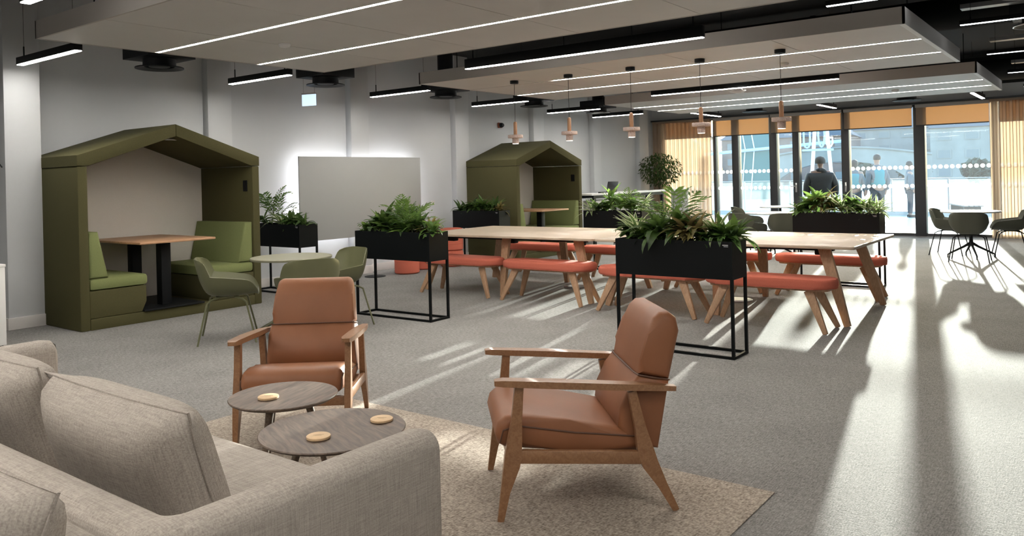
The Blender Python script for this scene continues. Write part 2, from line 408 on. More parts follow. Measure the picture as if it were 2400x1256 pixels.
# ---- window bays
dot_me = None
def dot_mesh():
    bm = new(); lathe(bm, [(.041, -.0015), (.041, .0015)], 14); bmesh.ops.rotate(bm, verts=bm.verts[:], matrix=Matrix.Rotation(R(90), 3, 'Y'))
    me = mesh_of(bm, 'dot', False); me.materials.append(M['dotm']); return me
dot_me = dot_mesh()
FX = WX+.10
bays = [(8.95, 7.69, True), (7.62, 7.22, True), (7.06, 6.32, True), (6.15, 5.79, True), (5.65, 4.73, False), (4.57, 3.29, True), (3.08, 1.90, True), (1.78, .50, True)]
zt = 2.76
for i, (ya, yb, dots) in enumerate(bays):
    w = root('window_%d' % (i+1), (0, 0, 0))
    p = bobj('pane', FX-.006, FX+.006, yb, ya, .07, zt-.05, ('glass' if dots else 'glassdoor'), w)
    bobj('frame_bottom', FX-.04, FX+.04, yb, ya, 0, .07, 'frame', w)
    bobj('frame_top', FX-.04, FX+.04, yb, ya, zt-.05, zt+.02, 'frame', w)
    if dots:
        n = max(2, int(round((ya-yb)/.108)))
        for zz in (1.06, 1.45):
            for k in range(n):
                o = bpy.data.objects.new('manifestation_dot', dot_me); C.objects.link(o); o.parent = p
                o.location = (FX-.0085, yb + (ya-yb)*(k+.5)/n, zz)
mull = [(7.69, 7.62), (7.22, 7.06), (6.32, 6.15), (5.79, 5.65), (4.73, 4.57), (3.29, 3.08), (1.90, 1.78)]
for i, (a, b) in enumerate(mull):
    m = 'white' if i == 6 else 'frame'
    t = struct(bobj('trim_%d' % (i+20), WX+.02, WX+.22, b, a, 0, 2.78, m, None, .004))
    if i in (3, 4):     # door stiles with lever handles
        bm = new(); box(bm, WX-.0, WX+.02, (a+b)/2-.018, (a+b)/2+.018, .95, 1.16, .004); h = obj('handle_plate', bm, 'chrome', t)
        tube(new() if False else (bm := new()), [(WX, (a+b)/2, 1.09), (WX-.05, (a+b)/2, 1.09), (WX-.055, (a+b)/2+(.11 if i == 3 else -.02), 1.09)], .009); obj('handle_lever', bm, 'chrome', h)
struct(bobj('trim_30', WX-.03, WX+.25, .45, 8.95, -.005, .012, 'galv'))
# roller blinds
BL = [(8.93, 7.70, 'behind the left curtain'), (7.66, 6.30, 'over the two narrow left panes'), (6.27, 4.70, 'over the black-coated man'), (4.66, 3.30, 'over the pane with the teal vests'), (3.24, 1.91, 'over the wide pane by the right curtain'), (1.75, .52, 'behind the right curtain')]
for ya, yb, d in BL:
    t = thing('roller_blind', 'half-lowered orange roller blind ' + d, 'blind', (0, 0, 0), 0, 'roller blinds on the window wall')
    bobj('cassette', WX-.045, WX+.015, yb, ya, 2.68, 2.775, 'fascia', t, .008)
    bobj('cloth', WX-.012, WX-.010, yb+.01, ya-.01, 2.315, 2.69, 'blind', t)
    bobj('bottom_bar', WX-.017, WX-.005, yb+.01, ya-.01, 2.30, 2.322, 'frame', t, .003)
# curtains
def curtain(ya, yb, label, ph):
    t = thing('curtain', label, 'curtain', (WX-.10, (ya+yb)/2, 0), 0, 'sheer curtains on the window wall')
    L = ya-yb; nf = max(6, int(L/.105))
    bm = new()
    def fn(u, v):
        a = u*nf*2*PI + ph
        amp = .030 + .012*math.sin(u*17+ph)
        return (amp*math.sin(a)*(.75+.25*v), yb-(ya+yb)/2+u*L + .018*math.sin(a*2+.7), .015 + v*2.735)
    grid(bm, fn, nf*10, 6); obj('cloth', bm, 'curtain', t, ang=180)
    bobj('heading_tape', -.045, .045, -L/2, L/2, 2.70, 2.748, 'curtain', t)
curtain(9.22, 7.70, 'pale orange sheer curtain in the left corner behind the potted tree', .3)
curtain(1.90, .15, 'pale orange sheer curtain at the right edge behind the round table', 1.1)

# ---- carpet inset
rug = tag(bobj('rug', .2, 3.43, 1.20, 4.30, .0004, .0062, 'rug', None, .002), 'beige textured carpet inset under the armchairs and coffee tables', 'rug')

# ================================================================== CEILING RAFTS
def raft(x0, x1, strips, label, yL=7.12, yR=1.40, s_start=()):
    t = thing('ceiling_raft', label, 'ceiling raft', (0, 0, 0), 0, 'suspended ceiling rafts')
    z = 2.66; H = .15
    bobj('fascia', x0, x0+.02, yR, yL, z, z+H, 'fascia', t); bobj('fascia', x1-.02, x1, yR, yL, z, z+H, 'fascia', t)
    bobj('fascia', x0, x1, yR, yR+.02, z, z+H, 'fascia', t); bobj('fascia', x0, x1, yL-.02, yL, z, z+H, 'fascia', t)
    bobj('backing', x0+.02, x1-.02, yR+.02, yL-.02, z+.02, z+.03, 'raft', t)
    xs = [x0+.022] + [v for s in strips for v in (s-.018, s+.018)] + [x1-.022]
    if len(strips) and x0 > 7: bobj('edge_trim', x0, x1, yR, yR+.045, z-.004, z, 'white', t)
    n = 5; dy = (yL-yR-.044)/n
    for k in range(0, len(xs), 2):
        for j in range(n):
            a = yR+.022+j*dy
            bobj('ceiling_panel', xs[k], xs[k+1], a+.003, a+dy-.003, z+.002, z+.019, 'raft', t)
    for k, s in enumerate(strips):
        bobj('light_strip', s-.013, s+.013, yR+.03, (s_start[k] if k < len(s_start) else yL-.03), z+.004, z+.012, 'led', t)
    for xx in (x0+.3, x1-.3):
        for yy in (yL-.4, 4.2, yR+.5):
            bm = new(); tube(bm, [(xx, yy, z+.1), (xx, yy, CEIL)], .006, 6); obj('hanger_rod', bm, 'black', t)
    return t
raft(2.87, 5.90, (3.92, 5.03), 'near pale ceiling raft with two light strips, cut by the top edge')
raft(-1.72, 1.31, (-.68, .43), 'added pale ceiling raft over the camera, unseen fill light', 7.12, 1.40)  # extra raft, added so its strips brighten surfaces facing the camera
raft(7.49, 10.63, (8.52, 9.63), 'middle pale ceiling raft above the long table with five pendants', 7.16, 1.40, (5.76,))
raft(12.05, 15.08, (13.10, 14.10), 'far pale ceiling raft closest to the windows', 7.08, 1.40)
for (x, y, d) in ((4.45, 5.9, 'on the near ceiling raft'), (9.2, 3.0, 'on the middle ceiling raft, right half'), (13.6, 2.7, 'on the far ceiling raft, right half'), (13.6, 5.9, 'on the far ceiling raft, left half')):
    bm = new(); lathe(bm, [(.055, 2.661), (.055, 2.652), (.045, 2.635), (.02, 2.628)], 20); tag(obj('smoke_detector', bm, 'white', None, (x, y, 0)), 'small round white smoke detector ' + d, 'detector', 'ceiling detectors')
# black services between the rafts
for k, (x, z, y0, y1, d) in enumerate(((6.35, 3.25, 8.6, -4.5, 'over the gap before the middle raft'), (11.02, 3.30, 8.6, -4.5, 'over the gap between middle and far raft'), (17.55, 3.25, 8.6, -4.5, 'above the window diffusers'))):
    t = thing('air_duct', 'long black spiral air duct ' + d, 'duct', (x, 0, z), 0, 'black air ducts in the ceiling void')
    bm = new(); tube(bm, [(0, y0, 0), (0, y1, 0)], .2, 20); obj('duct_tube', bm, 'ceil', t)
    for j in range(6):
        y = y0 - .8 - j*2.3
        bm = new(); tube(bm, [(0, y, 0), (0, y-.05, 0)], .212, 20); obj('joint_band', bm, 'black', t)
        bm = new(); tube(bm, [(.0, y-.5, .2), (0, y-.5, CEIL-z)], .006, 6); obj('hanger_rod', bm, 'black', t)
for k, (x, z, d) in enumerate(((7.2, 3.38, 'nearest the camera'), (10.0, 3.15, 'behind the middle raft'), (12.6, 3.12, 'over the far gap'), (15.5, 3.12, 'near the windows'))):
    t = thing('cable_tray', 'galvanised cable tray in the black ceiling void ' + d, 'cable tray', (x, 0, z), 0, 'cable trays')
    a, b = (1.3, -4.8)
    bobj('tray_base', -.07, .07, b, a, 0, .004, 'galv', t); bobj('tray_side', -.075, -.07, b, a, 0, .05, 'galv', t); bobj('tray_side', .07, .075, b, a, 0, .05, 'galv', t)
    for j in range(4):
        y = a-.4-j*1.6; bm = new(); tube(bm, [(0, y, .004), (0, y, CEIL-z)], .006, 6); obj('hanger_rod', bm, 'black', t)
    bm = new(); tube(bm, [(.05, a-.9, 0), (.06, a-.95, -.12), (.02, a-1.0, -.2), (-.03, a-1.05, -.16), (-.04, a-1.15, .0)], .012, 6); obj('loose_cable', bm, 'blackm', t)

# ================================================================== LIGHT BARS
def light_bar(x, y, z, L, along, label, group, w=.07, h=.075, wires=True, led='ledbar'):
    """black aluminium profile hung on wires, opal diffuser below; L to -y or +x"""
    t = thing('light_bar', label, 'light', (x, y, z), 0 if along == 'y' else R(90), group)
    bobj('housing', -w/2, w/2, -L, 0, .006, h, 'black', t, .003)
    bobj('diffuser', -w/2+.006, w/2-.006, -L+.006, -.006, 0, .0065, led, t)
    if wires:
        for yy in (-.10, -L+.10):
            bm = new(); tube(bm, [(0, yy, h), (0, yy, h+.10)], .007, 8); g = obj('wire_grip', bm, 'black', t)
            bm = new(); tube(bm, [(0, yy, h+.10), (0, yy, CEIL-z)], .0018, 6); obj('suspension_wire', bm, 'black', t)
    return t
G1 = 'black light bars along the left wall'
for x, L, d in ((3.32, 1.25, 'beside the white column, first from the left'), (5.67, 1.17, 'above the empty wall left of the exit sign'), (7.99, 1.15, 'above the whiteboard'), (10.29, 1.15, 'left of the first pendant lamp'), (12.53, 1.15, 'behind the second pendant lamp'), (14.19, 1.15, 'behind the third pendant lamp')):
    light_bar(x, 8.6, 2.64, L, 'y', 'black hanging light bar ' + d, G1)
light_bar(2.27, 5.78, 2.65, 1.2, 'y', 'hanging light bar cut by the top left corner of the picture', G1)
light_bar(6.70, 5.68, 2.625, 2.79, 'y', 'long black light bar in front of the middle raft', 'long light bars in the gaps', .06, .11)
light_bar(11.33, 5.78, 2.66, 2.83, 'y', 'long black light bar in front of the far raft', 'long light bars in the gaps', .06, .11)
G3 = 'black light bars by the windows'
for x, y, L, d in ((15.63, 7.05, 1.52, 'at the left curtain'), (15.86, 4.53, 1.2, 'above the black-coated man'), (15.74, 1.91, 1.5, 'at the right curtain')):
    t = light_bar(x, y, 2.70, L, 'x', 'short black light bar pointing at the windows ' + d, G3)
G4 = 'light battens in the open ceiling at the right'
for x, z, y, d in ((9.5, 2.9, 1.25, 'nearest'), (12.2, 2.9, 1.3, 'second from the top'), (14.85, 2.9, 1.3, 'third from the top'), (17.0, 2.85, 1.25, 'lowest in the picture'), (1.4, 2.9, .6, 'added unseen beside the camera as fill light'), (-1.3, 2.9, .6, 'added unseen behind the camera as fill light')):
    light_bar(x, y, z, 4.2, 'y', 'long thin light batten in the open black ceiling, ' + d, G4, .05, .05, True, 'led' if x < 2 else 'leddim')  # the battens beside and behind the camera are added, full strength, for fill
light_bar(7.5, 2.05, 2.9, 1.0, 'y', 'short light batten above the middle raft at the top edge', G4, .05, .05, True, 'leddim')
# diffusers
def diffuser(x, y, z, label, group, k=1.):
    t = thing('air_diffuser', label, 'air vent', (x, y, z), 0, group)
    bm = new(); lathe(bm, [(.17*k, .10), (.17*k, .025), (.25*k, .012), (.25*k, 0), (.235*k, 0), (.155*k, .02), (.155*k, .10)], 32, cap=False); obj('round_collar', bm, 'black', t)
    bm = new(); lathe(bm, [(.10*k, .028), (.11*k, .02), (.10*k, .016)], 24); obj('inner_cone', bm, 'black', t)
    bobj('plenum_box', -.27*k, .27*k, -.27*k, .27*k, .10, .24, 'black', t, .004)
    bm = new(); tube(bm, [(0, 0, .24), (0, 0, CEIL-z)], .12*k, 16); obj('duct_neck', bm, 'black', t)
    return t
G5 = 'black round air diffusers along the left wall'
for x, d in ((4.60, 'above the large olive booth'), (6.90, 'right of the exit sign'), (9.28, 'right of the whiteboard'), (11.66, 'above the small olive booth'), (13.9, 'above the counter')):
    diffuser(x, 8.3, 2.70, 'black round air diffuser hanging ' + d, G5)
for x, y, d in ((16.44, 6.0, 'before the left windows'), (16.39, 3.06, 'before the right windows')):
    diffuser(x, y, 2.70, 'black round air diffuser ' + d, 'black diffusers by the windows')
for x, y, z, d in ((8.5, .55, 2.95, 'at the top right corner'), (10.45, .6, 2.95, 'below the top right corner'), (7.05, 1.9, 3.05, 'at the top edge above the middle raft')):
    t = diffuser(x, y, z, 'black air diffuser with bright steel rim ' + d, 'steel rimmed diffusers')
    bm = new(); tube(bm, [(.25*math.cos(a*2*PI/40), .25*math.sin(a*2*PI/40), .006) for a in range(40)], .010, 8, True); obj('steel_rim', bm, 'chrome', t)

# ================================================================== PENDANTS
def pendant():
    t = thing('pendant_lamp', '', 'lamp')
    bm = new(); lathe(bm, [(.055, .81), (.055, .778), (.05, .772)], 24); obj('ceiling_rose', bm, 'black', t)
    bm = new(); tube(bm, [(0, 0, .285), (0, 0, .775)], .003, 6); obj('cord', bm, 'black', t)
    bm = new(); lathe(bm, [(.021, .115), (.023, .12), (.023, .27), (.016, .283), (.006, .288)], 20); obj('wood_stem', bm, 'pendwood', t)
    bm = new(); lathe(bm, [(.030, .075), (.096, .077), (.098, .08), (.098, .112), (.095, .116), (.020, .118)], 32); obj('terrazzo_disc', bm, 'terrazzo', t)
    bm = new(); lathe(bm, [(.042, .004), (.042, .076)], 28); obj('socket_cylinder', bm, 'terrazzo', t)
    bm = new(); lathe(bm, [(.036, 0), (.038, .005)], 24); obj('lamp_opening', bm, 'lampglow', t)
    return t
pl = pendant()
for i, y in enumerate((6.10, 5.275, 4.42, 3.565, 2.69)):
    place(pl, i == 0, (8.14, y, 1.85), 0, 'wood and terrazzo pendant lamp over the table, %s from the left' % ORD[i], 'pendant lamps over the long table')

# ================================================================== WALL THINGS
t = thing('whiteboard', 'large grey wall-hung writing board with a backlit glow', 'whiteboard', (8.26, 9.09, 0))
bobj('panel', -1.22, 1.22, -.012, .012, .585, 1.79, 'board', t, .003)
for a, b, c_, d_ in ((-1.16, 1.16, 1.70, 1.715), (-1.16, 1.16, .655, .67)): bobj('back_light_strip', a, b, .016, .026, c_, d_, emit('backlight', (1, .97, .98), 30.) if 'bl' not in M else M['bl'], t)
M['bl'] = bpy.data.materials['backlight']
for a in (-1.16, 1.145): bobj('back_light_strip', a, a+.015, .016, .026, .68, 1.69, 'bl', t)
for a in (-1.0, -.1, .9): bobj('wall_bracket', a, a+.06,   .012, .209, 1.2, 1.26, 'black', t)
t = thing('exit_sign', 'small lit pale blue exit sign hanging before the wall', 'sign', (6.98, 8.75, 2.47))
bobj('panel', -.012, .012, -.11, .11, 0, .155, emit('exit_face', (.55, .75, 1.), 1.15), t, .003); bobj('housing', -.02, .02, -.115, .115, .155, .175, 'fascia', t, .003)
for yy in (-.09, .09):
    bm = new(); tube(bm, [(0, yy, .175), (0, yy, CEIL-2.47)], .0015, 6); obj('wire', bm, 'black', t)
t.rotation_euler = (0, 0, R(15))
t = thing('alarm_sounder', 'red and black fire alarm sounder on the left wall', 'alarm', (11.9, WY, 2.43))
bobj('base', -.05, .05, -.035, 0, -.05, .05, mat('alarm_red', (.30, .07, .03), .4), t, .008)
bm = new(); tube(bm, [(0, -.035, 0), (0, -.07, 0), (0, -.10, 0)], [.045, .045, .03], 16); obj('horn', bm, 'black', t)
tag(bobj('wall_sensor', 17.1, 17.18, WY-.03, WY, 2.32, 2.42, 'white', None, .006), 'small white sensor box high on the wall by the curtain', 'sensor')
t = thing('presence_sensor', 'round white presence sensor under the far long light bar', 'sensor', (11.25, 4.35, 2.575))
bm = new(); lathe(bm, [(.02, 0), (.09, .012), (.12, .035), (.12, .045)], 28); obj('dome', bm, 'white', t)
for yy in (-.07, .07):
    bm = new(); tube(bm, [(0, yy, .045), (0, yy, .085)], .004, 6); obj('clip', bm, 'chrome', t)
for k, (x, z) in enumerate(((9.95, .98),)):
    tag(bobj('light_switch', x, x+.085, WY-.012, WY, z, z+.085, 'trim', None, .004), 'pale square switch plate on the wall right of the whiteboard', 'switch')
# white plinth and a trailing lead at the far left edge
t = thing('display_plinth', 'tall white box plinth cut by the left edge of the picture', 'plinth', (2.72, 8.06, 0))
bobj('box_body', -.18, .18, -.13, .13, .02, .72, 'white', t, .004); bobj('top_plate', -.185, .185, -.135, .135, .72, .745, 'white', t, .004); bobj('base_plinth', -.16, .16, -.11, .11, 0, .02, 'black', t)
t = thing('wall_cable', 'thin dark cable with a plug clipped to the column side', 'cable', (3.25, 9.02, 1.62))
bm = new(); tube(bm, [(-.004, .02, -.06), (-.02, 0, -.02), (-.03, -.05, .05), (-.02, -.10, .06), (-.012, -.15, .02)], .006, 6); obj('lead', bm, 'blackm', t)
bobj('plug', -.035, 0, .0, .045, -.10, -.05, 'black', t, .006)

# ================================================================== BOOTHS
def booth(x, label_kind):
    t = thing('seating_booth', label_kind, 'booth', (x, 8.06, 0), 0, 'olive house-shaped seating booths')
    Wd, D, T, ZE, ZA = 2.07, 1.12, .095, 1.735, 2.08
    zs = ZE - .11
    bobj('side_wall', 0, T, 0, D, 0, zs, 'podolive', t, .012); bobj('side_wall', Wd-T, Wd, 0, D, 0, zs, 'podolive', t, .012)
    bm = new(); prism(bm, [(T+.002, .11), (Wd-T-.002, .11), (Wd-T-.002, zs), (Wd/2, ZA-.12), (T+.002, zs)], D-.05, D, 'y'); obj('back_panel', bm, 'podback', t)
    c = Wd/2
    for s in (0, 1):
        P = [(-.004, zs+.004), (-.004, ZE), (c, ZA), (c, ZA-.13), (T+.01, zs+.004)]
        if s: P = [(Wd-a, b) for a, b in reversed(P)]
        bm = new(); prism(bm, P, -.004, D, 'y', .010); obj('roof_panel', bm, 'podolive', t)
    pf = bobj('platform', T, Wd-T, 0, D-.05, 0, .11, 'podolive', t, .006)
    for s in (0, 1):
        X = (lambda v: v) if not s else (lambda v: Wd-v)
        P = [(T, .112), (T+.53, .112), (T+.58, .22), (T+.58, .385), (T, .385)]
        P = [(X(a), b) for a, b in P];  P = P if not s else P[::-1]
        bm = new(); prism(bm, P, .012, D-.07, 'y', .012); obj('seat_base', bm, 'podolive', t)
        a, b = sorted((X(T+.003), X(T+.60))); bobj('seat_cushion', a, b, .008, D-.07, .388, .505, 'podgreen', t, .035)
        P = [(T+.003, .508), (T+.195, .508), (T+.10, .97), (T+.003, .97)]; P = [(X(q), w) for q, w in P]; P = P if not s else P[::-1]
        bm = new(); prism(bm, P, .012, D-.07, 'y', .03, 3); obj('back_cushion', bm, 'podgreen', t)
    bobj('power_socket', Wd-T-.008, Wd-T, .10, .18, 1.33, 1.46, 'black', t, .003)
    l = bobj('reading_light', c-.13, c+.13, .16, .19, ZA-.165, ZA-.145, 'chrome', t, .003)
    lt = thing('booth_table', '', 'table', (x+.97, 8.06, 0))
    bobj('table_top', -.43, .43, -.13, 1.02, .815, .84, 'podwood', lt, .008)
    bobj('base_plate', -.34, .34, -.03, .98, .112, .130, 'black', lt, .003)
    for y in (.20, .82): bobj('pedestal', -.055, .055, y-.055, y+.055, .13, .815, 'black', lt, .006)
    return t, lt
b1, t1 = booth(3.60, 'large olive house-shaped seating booth next to the white column')
t1['label'] = 'wooden booth table on two black posts in the near booth'
b2, t2 = booth(10.76, 'smaller-looking olive house-shaped booth behind the long table')
t2['label'] = 'wooden table with black posts inside the far booth'
for q in (t1, t2): q['group'] = 'booth tables'

# ================================================================== PLANTERS AND PLANTS
def leaf_mesh(L, w, droop, fold, kind, seed=0):
    """blade along +x starting at 0; droop bends it down; UV x runs across"""
    rnd = random.Random(seed); bm = new(); uv = bm.loops.layers.uv.new('uv'); n = 7; rows = []
    tw = rnd.uniform(-.25, .25)
    for i in range(n+1):
        s = i/n
        if kind == 'lance': ww = w*math.sin(PI*min(1, s**.75*.97+.03))**.9
        else: ww = w*math.sin(PI*min(1, s**.6*.96+.04))**.7
        a = -droop*s; x = 0; z = 0
        # integrate the bend
        m = 12; px = pz = 0
        for k in range(int(m*s)): px += L/m*math.cos(droop*(k/m)**1.3*1.6); pz -= L/m*math.sin(droop*(k/m)**1.3*1.6)
        fr = m*s-int(m*s); k = int(m*s); px += fr*L/m*math.cos(droop*(k/m)**1.3*1.6); pz -= fr*L/m*math.sin(droop*(k/m)**1.3*1.6)
        y0 = tw*s*s*L*.5
        rows.append([bm.verts.new((px, y0-ww, pz+fold*ww)), bm.verts.new((px, y0, pz)), bm.verts.new((px, y0+ww, pz+fold*ww))])
    for i in range(n):
        for j in range(2):
            f = bm.faces.new((rows[i][j], rows[i+1][j], rows[i+1][j+1], rows[i][j+1]))
            for lp, (uu, vv) in zip(f.loops, ((j/2, i/n), (j/2, (i+1)/n), ((j+1)/2, (i+1)/n), ((j+1)/2, i/n))): lp[uv].uv = (uu, vv)
    return bm
def frond_mesh(L, nl, ll, droop, seed):
    """arching palm frond: midrib and paired leaflets"""
    rnd = random.Random(seed); bm = new(); uv = bm.loops.layers.uv.new('uv')
    pts = []
    for i in range(nl+1):
        s = i/nl; a = droop*s*s; pts.append(Vector((L*s*math.cos(a*.6), 0, L*s*.15-L*.5*a*s)))
    tube(bm, pts, [.003*(1-.7*i/nl) for i in range(nl+1)], 4)
    for i in range(2, nl+1):
        p = pts[i]; s = i/nl
        for sg in (-1, 1):
            l2 = ll*math.sin(PI*min(1, s*.8+.12))*rnd.uniform(.85, 1.1); d = Vector((.75, sg*.8, .1-.35*s)).normalized(); q = Vector((-.8*sg*sg, .75*sg, 0)).normalized()
            q = d.cross(Vector((0, 0, 1))).normalized(); w = ll*.085
            v = [bm.verts.new(p), bm.verts.new(p+d*l2*.5+q*w), bm.verts.new(p+d*l2-Vector((0, 0, l2*.22))), bm.verts.new(p+d*l2*.5-q*w)]
            f = bm.faces.new(v)
            for lp, c in zip(f.loops, ((.5, 0), (.7, .5), (.5, 1), (.3, .5))): lp[uv].uv = c
    return bm
LEAF = {}
def lm(key, bm, m):
    me = bpy.data.meshes.new(key); bm.to_mesh(me); bm.free(); me.shade_smooth(); me.materials.append(M[m]); return me
for v in range(4):
    dr = (.25, .55, .85, 1.15)[v]
    LEAF['A%d' % v] = lm('leaf', leaf_mesh(.26, .030, dr, .35, 'lance', v), 'leafA')
    LEAF['B%d' % v] = lm('leaf', leaf_mesh(.23, .034, dr, .3, 'lance', 10+v), 'leafB')
    LEAF['C%d' % v] = lm('leaf', leaf_mesh(.30, .021, dr*.8, .4, 'lance', 20+v), 'leafC')
    LEAF['D%d' % v] = lm('leaf', leaf_mesh(.19, .050, dr, .2, 'broad', 30+v), 'leafA')
    LEAF['R%d' % v] = lm('leaf', leaf_mesh(.22, .026, dr, .35, 'lance', 40+v), 'leafR')
    LEAF['P%d' % v] = lm('frond', frond_mesh(.38, 9, .12, dr, 50+v), 'leafB')
def plant(loc, kind, n, size, spread, label, group, rnd, tall=0.):
    t = thing('foliage_plant', label, 'plant', loc, rnd.uniform(0, 6.3), group)
    if tall:
        bm = new(); tube(bm, [(0, 0, -.02), (.01, .01, tall*.5), (.03, 0, tall)], .006, 6); obj('stem', bm, 'stem', t)
    nm = 'frond' if kind == 'P' else 'leaf'
    for i in range(n):
        o = bpy.data.objects.new(nm, LEAF['%s%d' % (kind, rnd.randrange(4))]); C.objects.link(o); o.parent = t
        el = R(rnd.uniform(2, 76)) if kind != 'P' else R(rnd.uniform(35, 80))
        az = i*2.4 + rnd.uniform(-.5, .5); s = size*.92*rnd.uniform(.65, 1.15)
        h = tall*rnd.uniform(.35, 1.0) if tall else rnd.uniform(-.01, .07)
        o.rotation_euler = Euler((rnd.uniform(-.4, .4), -el*spread, az), 'XYZ'); o.scale = (s, s, s); o.location = (.01*math.cos(az), .01*math.sin(az), h)
    return t
def planter(loc, L, label, seed, spec, pdesc, dens=1., rz=0., Dp=.29, top=.89, bot=.60):
    """open steel stand with a box; long side along local y; spec: plant kinds from the left end (+y)"""
    t = thing('planter', label, 'planter', loc, rz, 'black steel planters on open stands')
    rnd = random.Random(seed); r = .011
    for sx in (-1, 1):
        for sy in (-1, 1):
            bobj('leg', sx*(Dp/2-r)-r, sx*(Dp/2-r)+r, sy*(L/2-r)-r, sy*(L/2-r)+r, 0, bot, 'planter', t)
        bobj('base_rail', sx*(Dp/2-r)-r, sx*(Dp/2-r)+r, -L/2+2*r, L/2-2*r, 0, 2*r, 'planter', t)
    for sy in (-1, 1): bobj('base_rail', -Dp/2+2*r, Dp/2-2*r, sy*(L/2-r)-r, sy*(L/2-r)+r, 0, 2*r, 'planter', t)
    bm = new(); k = .004
    for a in ((-Dp/2, -Dp/2+k, -L/2, L/2, bot, top), (Dp/2-k, Dp/2, -L/2, L/2, bot, top), (-Dp/2+k, Dp/2-k, -L/2, -L/2+k, bot, top), (-Dp/2+k, Dp/2-k, L/2-k, L/2, bot, top), (-Dp/2+k, Dp/2-k, -L/2+k, L/2-k, bot, bot+k)): box(bm, *a)
    bx = obj('box_body', bm, 'planter', t, smooth=False)
    bobj('maker_mark', -Dp/2-.001, -Dp/2, -L/2+.03, -L/2+.075, top-.030, top-.025, 'logo', bx); bobj('maker_mark', -Dp/2-.001, -Dp/2, -L/2+.03, -L/2+.065, top-.040, top-.037, 'logo', bx)
    bobj('soil', -Dp/2+k, Dp/2-k, -L/2+k, L/2-k, top-.05, top-.035, 'soil', t)
    n = len(spec); M2 = Matrix.Rotation(rz, 3, 'Z')
    names = {'A': 'dark green lance-leaved plant', 'B': 'mid green leafy plant', 'C': 'cream-striped spiky plant', 'D': 'broad dark-leaved plant', 'R': 'reddish long-leaved plant', 'P': 'feathery palm'}
    for i, (kd, sz, tl) in enumerate(spec):
        y = L/2 - L*(i+.5)/n; p = Vector(loc) + M2 @ Vector((rnd.uniform(-.05, .05), y, top-.036))
        nn = int((22 if kd != 'P' else 9)*dens*(1.5 if tl else 1))
        plant(p, kd, nn, sz, 1., '%s, %s from the left in %s' % (names[kd], ORD[i], pdesc), 'plants in the black planters', rnd, tl)
pA = [('B', .8, 0), ('D', .9, .10), ('B', 1.0, .10), ('A', 1.05, .16), ('D', 1.0, .10), ('P', 1.0, .12), ('B', 1.0, .06), ('P', .95, .10), ('A', .95, .12), ('R', .9, .06), ('B', .9, .0)]
planter((5.86, 5.92, 0), 1.05, 'black planter with open stand in front of the left end of the long table', 3, pA, 'the planter near the green chairs', 1.05, R(1.5))
pB = [('D', .7, .12), ('C', 1.05, .10), ('B', .9, .05), ('D', .9, .10), ('A', 1.15, .12), ('P', 1.15, .18), ('A', 1.2, .14), ('R', 1.15, .10), ('R', 1.05, .12), ('D', .9, 0), ('C', .9, .06), ('B', 1.0, .10), ('A', .95, .06)]
planter((5.87, 2.785, 0), 1.0, 'black planter with open stand right behind the right armchair', 5, pB, 'the planter behind the right armchair', 1.15)
pC = [('A', .95, 0), ('D', .9, .08), ('A', 1.05, .10), ('B', 1.0, .10), ('A', 1.0, .12), ('D', .9, .08), ('A', 1.0, .10), ('R', .9, .04)]
planter((10.22, 8.42, 0), 1.0, 'black planter with pale end panel before the far booth', 9, pC, 'the planter before the far booth', 1.0)
planter((10.45, 5.96, 0), 1.0, 'black planter with sunlit plants beside the far booth', 11, [('C', 1.0, 0), ('A', 1.0, .08), ('D', .9, .1), ('B', 1.15, .26), ('B', 1.0, .14), ('P', .9, .1), ('B', 1.1, .14), ('C', 1.0, .1)], 'the sunlit planter beside the far booth', 1.05)
planter((10.25, 2.72, 0), 1.02, 'dark planter with backlit plants at the right end of the long table', 13, [('B', .9, .05), ('D', 1., .14), ('B', 1.15, .22), ('R', 1.1, .20), ('A', 1.1, .14), ('C', 1.1, .12), ('D', 1., .16), ('B', 1., .12), ('C', 1.1, .10), ('C', .9, .05)], 'the backlit planter by the windows', 1.0)
planter((6.42, 8.62, 0), 1.0, 'black planter half hidden behind the near booth', 17, [('A', 1.0, .1), ('P', 1.1, .24), ('P', 1.0, .14), ('C', 1.05, .06), ('A', 1.05, .06), ('D', .9, .06), ('A', .85, 0)], 'the planter behind the near booth', .8)

# ================================================================== LONG TABLES AND BENCHES
def long_table(y0, y1, label):
    t = thing('long_table', label, 'table', (8.18, (y0+y1)/2, 0), 0, 'long oak tables'); L = y1-y0; h = .73
    bm = new(); prism(bm, stadium(L-.006, 1.62, 4, .03), h-.028, h, 'z', .006); obj('table_top', bm, 'oaktop', t)
    bobj('under_frame', -.55, -.50, -L/2+.25, L/2-.25, h-.068, h-.028, 'black', t); bobj('under_frame', .50, .55, -L/2+.25, L/2-.25, h-.068, h-.028, 'black', t)
    for k in (-1, 0, 1):
        for s in (-1, 1):
            yt = k*(L/2-.32); yb = k*(L/2-.10)
            bm = new(); path_bar(bm, [(s*.60, yt, h-.03), (s*.655, yt*.5+yb*.5, .36), (s*.70, yb, 0)], [.045, .045, .04], [.105, .09, .055], Vector((1, 0, 0)), .006); obj('leg', bm, 'oak', t)
            bobj('leg_bracket', s*.50-.03, s*.50+.06, yt-.06-(k*.05), yt+.06-(k*.05), h-.11, h-.028, 'black', t, .01)
        bobj('cross_beam', -.55, .55, k*(L/2-.32)-.02, k*(L/2-.32)+.02, h-.066, h-.03, 'black', t)
long_table(1.82, 4.50, 'right-hand long oak table by the windows, legs in full sun')
long_table(4.51, 7.19, 'left-hand long oak table with its end behind a planter')
